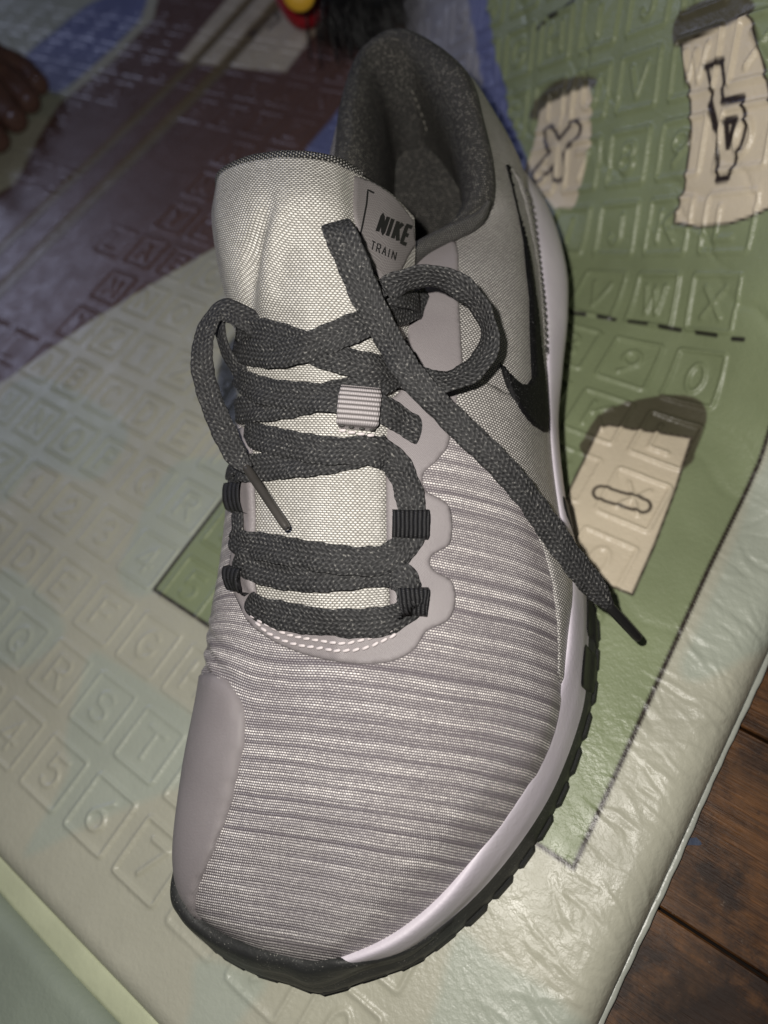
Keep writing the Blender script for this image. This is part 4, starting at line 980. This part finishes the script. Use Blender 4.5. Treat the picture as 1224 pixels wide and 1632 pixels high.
# ---------------------------------------------------------------- laces
LW = .0081
def ribbon(name, P, N, wd, th, mat, parent, sub=10, ends=(1, 1), m=14, v0=0.0):
    P = crom(np.asarray(P, float), sub); N = crom(np.asarray(N, float), sub); n = len(P)
    wd = np.interp(np.linspace(0, 1, n), np.linspace(0, 1, len(np.atleast_1d(wd))), np.atleast_1d(wd))
    T = np.gradient(P, axis=0); T /= np.linalg.norm(T, axis=1)[:, None]
    N = N-T*(N*T).sum(1)[:, None]; N /= np.linalg.norm(N, axis=1)[:, None]; S = np.cross(T, N)
    s = np.concatenate([[0], np.cumsum(np.linalg.norm(np.diff(P, axis=0), axis=1))])
    V = []; UV = []
    hp_ = [(1, 0), (.97, .55), (.88, .86), (.6, .97), (.25, 1), (-.25, 1), (-.6, .97), (-.88, .86), (-.97, .55)]; pr_ = np.array(hp_+[(-a, -b) for a, b in hp_]); ex, ey = pr_.T; m = len(pr_)
    wob = 1+.035*np.sin(s*900+1)+.02*np.sin(s*2300)
    ro = .16*np.sin(s*260+v0*3)+.08*np.sin(s*610+v0); N, S = N*np.cos(ro)[:, None]+S*np.sin(ro)[:, None], S*np.cos(ro)[:, None]-N*np.sin(ro)[:, None]
    for i in range(n):
        V.append(P[i]+S[i]*(ex*wd[i]*wob[i]/2)[:, None]+N[i]*(ey*th/2)[:, None]); UV.append(np.stack([ex*wd[i]*50, np.full(m, s[i]*100+v0)+(ey < 0)*.37], 1))
    V = np.concatenate(V); UV = np.concatenate(UV)
    F = [(i*m+k, (i+1)*m+k, (i+1)*m+(k+1) % m, i*m+(k+1) % m) for i in range(n-1) for k in range(m)]
    F += [tuple(range(m)), tuple((n-1)*m+k for k in range(m-1, -1, -1))]
    return mesh_obj(name, V, F, mat, parent, UV)
def lay_lace(pts, wd=LW, name='lace', th=.00115, roll=None):
    """pts (x, y, lift mm): survey points on the shoe, lifted off its surface"""
    P = []; N = []
    for p in pts:
        Q, n = cast(ALL, p[:2]); P.append(Q+n*p[2]*.00085); N.append(n)
    N = np.array(N)
    for _ in range(2): N = np.concatenate([N[:1]+N[1:2], N[:-2]+2*N[1:-1]+N[2:], N[-2:-1]+N[-1:]])
    return ribbon(name, P, N, wd, th, LACE, shoe, v0=RNG.uniform(0, 5))
lace_paths = [
 [(398, 948, 0), (408, 961, 2), (434, 974, 2), (500, 986, 2), (570, 990, 2), (625, 984, 2.2), (650, 968, 2.2), (656, 948, 1)],
 [(378, 882, 0), (388, 894, 2), (422, 908, 2), (480, 920, 2), (545, 918, 2), (605, 912, 2), (640, 922, 2.4), (654, 945, 1.5)],
 [(376, 850, .5), (388, 866, 2.5), (435, 873, 3), (490, 884, 3.6), (545, 893, 3.6), (600, 895, 3.2), (634, 882, 2.6), (652, 858, 1.5), (655, 840, 1)],
 [(385, 756, 2), (400, 748, 2.2), (450, 743, 2.2), (520, 735, 2.2), (580, 720, 1.6), (616, 700, 0)],
 [(396, 682, 1), (412, 694, 2.2), (450, 706, 2.6), (520, 720, 3.4), (585, 722, 3), (624, 736, 2.5), (645, 768, 2.2), (655, 806, 2), (656, 835, 1)],
 [(368, 654, .5), (390, 655, 2.2), (440, 651, 2.4), (520, 634, 2.4), (590, 615, 2), (640, 600, 1.5), (672, 592, 0)],
 [(378, 596, 1), (398, 612, 2.5), (450, 630, 3.2), (540, 641, 3.8), (600, 655, 3.2), (645, 677, 1.8), (668, 690, .6), (681, 700, -2.0)],
 [(386, 528, 2), (420, 528, 2.4), (470, 543, 2.4), (530, 570, 2.4), (590, 588, 2.4), (640, 590, 2), (674, 574, 0)],
 [(380, 556, 1.5), (400, 562, 2.6), (450, 566, 3.2), (505, 551, 3.6), (560, 525, 3.2), (610, 503, 2.5), (655, 490, 2), (684, 477, 0)]]
for p in lace_paths: lay_lace(p, [LW*.8, LW, LW, LW, LW, LW*.95])
# short runs down the inner side, between the loops
lay_lace([(384, 752, 1.5), (377, 775, 1.5), (383, 815, 1.5), (386, 845, 2), (380, 862, 1.5)], [LW*.8, LW*.6, LW*.6, LW*.7])
lay_lace([(388, 740, 2), (378, 752, 2.5), (374, 768, 1.5)], LW*.8)
# the top knot
lay_lace([(596, 470, 2), (625, 478, 3.5), (655, 487, 3)], LW*.8)
def free_lace(pts, wd, name='lace', th=.00115):
    """pts (x, y, height cm, roll): lace ends hanging free above the shoe; roll turns the flat side away from the lens"""
    P = np.array([back(p[:2], p[2]*.01) for p in pts]); N = []; T = np.gradient(P, axis=0)
    for p, Q, t in zip(pts, P, T):
        v = CAMP-Q; v /= np.linalg.norm(v); t = t/np.linalg.norm(t); v = v-t*(v@t); v /= np.linalg.norm(v); s = np.cross(t, v)
        a = math.radians(p[3]); N.append(v*math.cos(a)+s*math.sin(a))
    return ribbon(name, P, N, wd, th, LACE, shoe, v0=RNG.uniform(0, 5)), P
def hz(x, y, d): return cast(ALL, (x, y))[0][2]*100+d
# the long end: folded over at the top, crossing the tongue and hanging down the outer side to the mat
main = [(535, 356, hz(535, 356, .30), 0), (541, 370, hz(541, 370, .5), 0), (558, 408, hz(558, 408, .65), 5), (582, 468, hz(582, 468, .60), 8), (612, 528, hz(612, 528, .8), 10), (655, 598, 8.85, 10), (725, 672, 7.9, 8), (786, 730, 7.1, 0), (836, 786, 6.1, -8), (880, 848, 5.0, -14), (918, 900, 4.1, -16), (950, 940, 3.3, -10), (971, 967, 2.7, 0)]
_, mp = free_lace(main, [LW*.95, LW*1.08, LW*1.1, LW*1.06, LW*1.0, LW*.95, LW*.92, LW*.9, LW*.9, LW*.92, LW*.95, LW, LW*.85, LW*.42])
lace_main = _
# its other half, folded back underneath towards the knot
free_lace([(538, 366, hz(538, 366, .12), 0), (550, 392, hz(550, 392, .25), 4), (578, 450, hz(578, 450, .25), 8), (600, 484, hz(600, 484, .35), 8)], LW*.9)
def aglet(P, r):
    P = np.asarray(P); t = P[-1]-P[0]
    Q = np.array([P[0]+t*f for f in (0, .03, .1, .3, .6, .9, .97, 1)]); rad = np.array([.75, .95, 1, 1, .97, .95, .85, .6])*r
    return Q, rad
q, rd = aglet([back((968, 963), .0272), back((1019, 1019), .0165)], .00155); tube('aglet', q, rd, m_plain('black_plastic_tip', (.012, .012, .012), .4, .4), lace_main, 12)
# the bow loop on the outer side
free_lace([(604, 486, 8.9, 10), (612, 466, 9.2, 20), (645, 447, 9.35, 30), (690, 440, 9.3, 38), (738, 460, 9.0, 42), (772, 502, 8.5, 45), (779, 548, 8.2, 45), (757, 586, 8.1, 42), (720, 606, 8.2, 35), (680, 608, 8.3, 25), (640, 596, 8.3, 15)], [LW*.8, LW*.9, LW*.95, LW*.95, LW*.95, LW*.95, LW*.95, LW*.95, LW*.95, LW*.95])
# the short end on the inner side: over the tongue's edge and down to its tip
lf, lp = free_lace([(420, 530, 8.9, 0), (388, 506, 9.2, 20), (352, 495, 9.3, 45), (328, 528, 9.1, 35), (322, 580, 8.8, 15), (335, 635, 8.4, 5), (358, 690, 8.0, 0), (378, 728, 7.75, 0), (396, 748, 7.6, 0)], [LW*.8, LW*.9, LW*.9, LW*.85, LW*.82, LW*.85, LW*.9, LW*.82, LW*.42])
free_lace([(345, 498, 9.0, 50), (350, 525, 8.7, 55), (360, 560, 8.3, 55), (378, 588, 8.0, 40), (396, 606, 7.9, 15)], [LW*.8, LW*.75, LW*.7, LW*.75])
q, rd = aglet([back((392, 744), .0765), back((458, 843), .0735)], .00135); tube('aglet', q, rd, AGLET, lf, 12)
# webbing: lace loops and the tongue keeper
def band(name, quad, lift, mat, nu=14, nv=14, crown=.0012, uvs=1):
    q = np.array(quad, float); V = []; UV = []
    P4 = []
    for i in range(nu):
        for j in range(nv):
            a, b = i/(nu-1), j/(nv-1); p = (q[0]*(1-a)+q[1]*a)*(1-b)+(q[3]*(1-a)+q[2]*a)*b
            Q, n = cast(ALL, p); e = math.sin(math.pi*b)**.22
            V.append(Q+n*(.0004+lift*e)); UV.append((a*np.hypot(*(q[1]-q[0]))/60, b*np.hypot(*(q[3]-q[0]))/60))
    F = grid_faces(nu, nv); n0 = len(V); Vn = np.array(V); 
    # thickness
    nn = np.cross(Vn[nv]-Vn[0], Vn[1]-Vn[0]); cam_v = CAMP-Vn.mean(0)
    d = cam_v/np.linalg.norm(cam_v)
    B = Vn-d*.0009; bd = [i*nv for i in range(nu)]+[(nu-1)*nv+j for j in range(1, nv)]+[i*nv+nv-1 for i in range(nu-2, -1, -1)]+[j for j in range(nv-2, 0, -1)]
    FF = [tuple(f) for f in F]+[tuple(int(x)+n0 for x in f[::-1]) for f in F]+[(bd[i], bd[(i+1) % len(bd)], n0+bd[(i+1) % len(bd)], n0+bd[i]) for i in range(len(bd))]
    o = mesh_obj(name, np.concatenate([Vn, B]), FF, mat, shoe, UV+UV); return o
band('lace_loop', [(624, 812), (683, 812), (682, 862), (624, 862)], .0034, WEBB)
band('lace_loop', [(624, 935), (682, 935), (681, 984), (624, 980)], .0036, WEBB)
band('lace_loop', [(369, 768), (396, 764), (399, 820), (372, 818)], .0030, WEBB)
band('lace_loop', [(369, 900), (398, 906), (401, 944), (373, 942)], .0034, WEBB)
kp = band('tongue_keeper', [(547, 613), (598, 619), (595, 688), (541, 683)], .0046, WEBG)
stitches([(541, 681), (570, 686), (598, 690)], [TB], .0028, STD, shoe, .0028)
stitches([(540, 686), (570, 692), (597, 696)], [TB], .0026, ST, shoe, .0010)

# ---------------------------------------------------------------- things at the far edge
exec_far = True
def skinned(name, pts, edges, rad, mat, parent, sub=2, root=0):
    me = bpy.data.meshes.new(name); me.from_pydata([tuple(p) for p in pts], edges, []); o = bpy.data.objects.new(name, me); COL.objects.link(o)
    sk = o.modifiers.new('s', 'SKIN')
    for i, r in enumerate(rad): me.skin_vertices[0].data[i].radius = (r if isinstance(r, tuple) else (r, r))
    me.skin_vertices[0].data[root].use_root = True
    ss = o.modifiers.new('d', 'SUBSURF'); ss.levels = sub; ss.render_levels = sub
    dg = bpy.context.evaluated_depsgraph_get(); m2 = bpy.data.meshes.new_from_object(o.evaluated_get(dg)); bpy.data.objects.remove(o)
    m2.name = name; m2.materials.clear(); m2.materials.append(mat); m2.polygons.foreach_set('use_smooth', [True]*len(m2.polygons))
    o = bpy.data.objects.new(name, m2); COL.objects.link(o)
    if parent: o.parent = parent
    return o
def m_skin():
    t = NT('brown_skin'); n = t.noise(120, 4); n2 = t.noise(900, 3)
    return t.fin(t.mix(t.ramp(n, .3, .7), (.075, .038, .03), (.115, .062, .048)), .5, .4, t.bump(n2, .0002), Subsurface_Weight=.05)
# bare foot: ankle out of frame at upper left, toes towards the lower right
fx = back((34, 224))[:2]; anc = back((-148, 69))[:2]; fd = fx-anc; fd /= np.linalg.norm(fd); fs = np.array([fd[1], -fd[0]])
person = thing('person', 'bare foot of a person standing at the far left edge of the play mat', 'person', (*fx, 0))
def fp(a, b, z): v = fd*a*1.15+fs*b*1.0; return (v[0], v[1], z*1.1)
pts = [fp(-.16, 0, .045), fp(-.16, .0, .13), fp(-.10, .004, .042), fp(-.055, .004, .030), fp(-.03, .03, .018), fp(-.024, .012, .017), fp(-.026, -.006, .016), fp(-.032, -.022, .014), fp(-.042, -.036, .013),
       fp(.0, .034, .013), fp(.001, .0135, .011), fp(-.005, -.005, .010), fp(-.014, -.021, .010), fp(-.026, -.035, .009),
       fp(.020, .035, .011), fp(.011, .0135, .009), fp(.003, -.0045, .009), fp(-.006, -.0205, .008), fp(-.019, -.035, .008)]
ed = [(0, 1), (0, 2), (2, 3)]+[(3, i) for i in range(4, 9)]+[(i, i+5) for i in range(4, 9)]+[(i+5, i+10) for i in range(4, 9)]
rad = [.032, .03, .030, .028, .018, .014, .013, .012, .011, .0135, .0098, .0092, .0088, .0082, .012, .0092, .0088, .0082, .0078]
body = skinned('foot', pts, ed, rad, m_skin(), person)
NAIL = m_plain('toenail', (.13, .075, .06), .3, .5, 300, .0001)
for (a, b, z, r) in ((.024, .035, .021, .0065), (.014, .0135, .0165, .004), (.006, -.0045, .016, .0038), (-.003, -.0205, .0145, .0035), (-.016, -.035, .014, .003)):
    V = []; 
    for i in range(5):
        for k in range(10): t = TAU*k/10; q = i/4; V.append(np.array(fp(a+r*q*math.cos(t)*1.1, b+r*q*math.sin(t), z+.0015*(1-q*q))))
    F = [(i*10+k, (i+1)*10+k, (i+1)*10+(k+1) % 10, i*10+(k+1) % 10) for i in range(4) for k in range(10)]
    o = mesh_obj('toenail', V, F, NAIL); o.parent = body
def lathe(name, prof, mat, parent, n=32, axis=None, org=(0, 0, 0)):
    """profile (r, h) turned about an axis"""
    ax = np.array(axis if axis is not None else (0, 0, 1.)); ax = ax/np.linalg.norm(ax); a = np.cross(ax, [.31, .2, .1]); a /= np.linalg.norm(a); b = np.cross(ax, a)
    V = [np.array(org)+ax*h+(a*math.cos(TAU*k/n)+b*math.sin(TAU*k/n))*r for r, h in prof for k in range(n)]
    F = [(i*n+k, i*n+(k+1) % n, (i+1)*n+(k+1) % n, (i+1)*n+k) for i in range(len(prof)-1) for k in range(n)]
    o = mesh_obj(name, V, F, mat); o.parent = parent; return o
# red toy with a yellow disc, lying behind the heel
tp = back((490, 66))[:2]; td = np.array([-.32, .95]); td = td/np.linalg.norm(td)
toy = thing('toy', 'red rounded toy with a yellow disc, lying on the mat behind the shoe', 'toy', (*tp, 0))
axd = np.array([td[0]*.8, td[1]*.8, .35])
RED = m_plain('red_plastic', (.30, .012, .02), .4, .5, 300, .0001); YEL = m_plain('yellow_plastic', (.62, .36, .03), .4, .5, 300, .0001)
pr = crom([(.001, -.004), (.008, 0), (.018, .012), (.027, .03), (.031, .052), (.029, .075), (.020, .095), (.001, .104)], 6)
lathe('toy_body', [tuple(x) for x in pr], RED, toy, axis=axd, org=(0, 0, .012))
nrm = CAMP-np.array([*(tp+td*.03), .04]); nrm /= np.linalg.norm(nrm)
pc = back((476, -13), .055)
lathe('toy_disc', [(.0001, .003), (.004, .0028), (.0075, .002), (.0088, .0), (.0088, -.006)], YEL, toy, axis=nrm, org=tuple(pc-np.array([*tp, 0])))
# black shiny hair-like tuft behind the heel
hp = back((600, 25))[:2]
tuft = thing('doll_hair', 'black shiny tuft of doll hair lying between red toy and heel', 'doll hair', (*hp, 0))
def m_hair():
    t = NT('black_hair'); return t.fin((.007, .007, .008), .3, .6)
HB = m_hair()
pr = crom([(.001, .0), (.02, .004), (.03, .016), (.026, .03), (.012, .038), (.001, .04)], 5)
lathe('hair_mass', [tuple(x) for x in pr], HB, tuft, org=(0, 0, .001))
V = []; F = []; r = np.random.default_rng(3)
for k in range(420):
    a = r.uniform(0, TAU); q = r.uniform(0, 1)**.5; st = np.array([.016*math.cos(a)*q-.014, .016*math.sin(a)*q+.012, .036+r.uniform(-.004, .008)])
    dr = np.array([r.normal(.62, .25), r.normal(-.75, .25), 0]); dr /= np.linalg.norm(dr); Ln = r.uniform(.03, .06); b0 = len(V); m = 8
    sd = np.array([-dr[1], dr[0], 0]); ph = r.uniform(0, 6)
    for i in range(m):
        t = i/(m-1); p = st+dr*Ln*t+sd*.004*math.sin(ph+4*t); p[2] = st[2]*(1-t**2.2)+.003+.004*math.sin(math.pi*t)
        rd = .0007*(1-.5*t)
        for c in ((rd, 0), (-rd*.5, rd*.87), (-rd*.5, -rd*.87)): V.append(p+sd*c[0]+np.array([0, 0, c[1]]))
    F += [(b0+i*3+c, b0+i*3+(c+1) % 3, b0+(i+1)*3+(c+1) % 3, b0+(i+1)*3+c) for i in range(m-1) for c in range(3)]
st = mesh_obj('hair_strands', V, F, HB); st.parent = tuft; st['kind'] = 'stuff'

for o in SC.objects:
    if 'o3' in o: del o['o3']
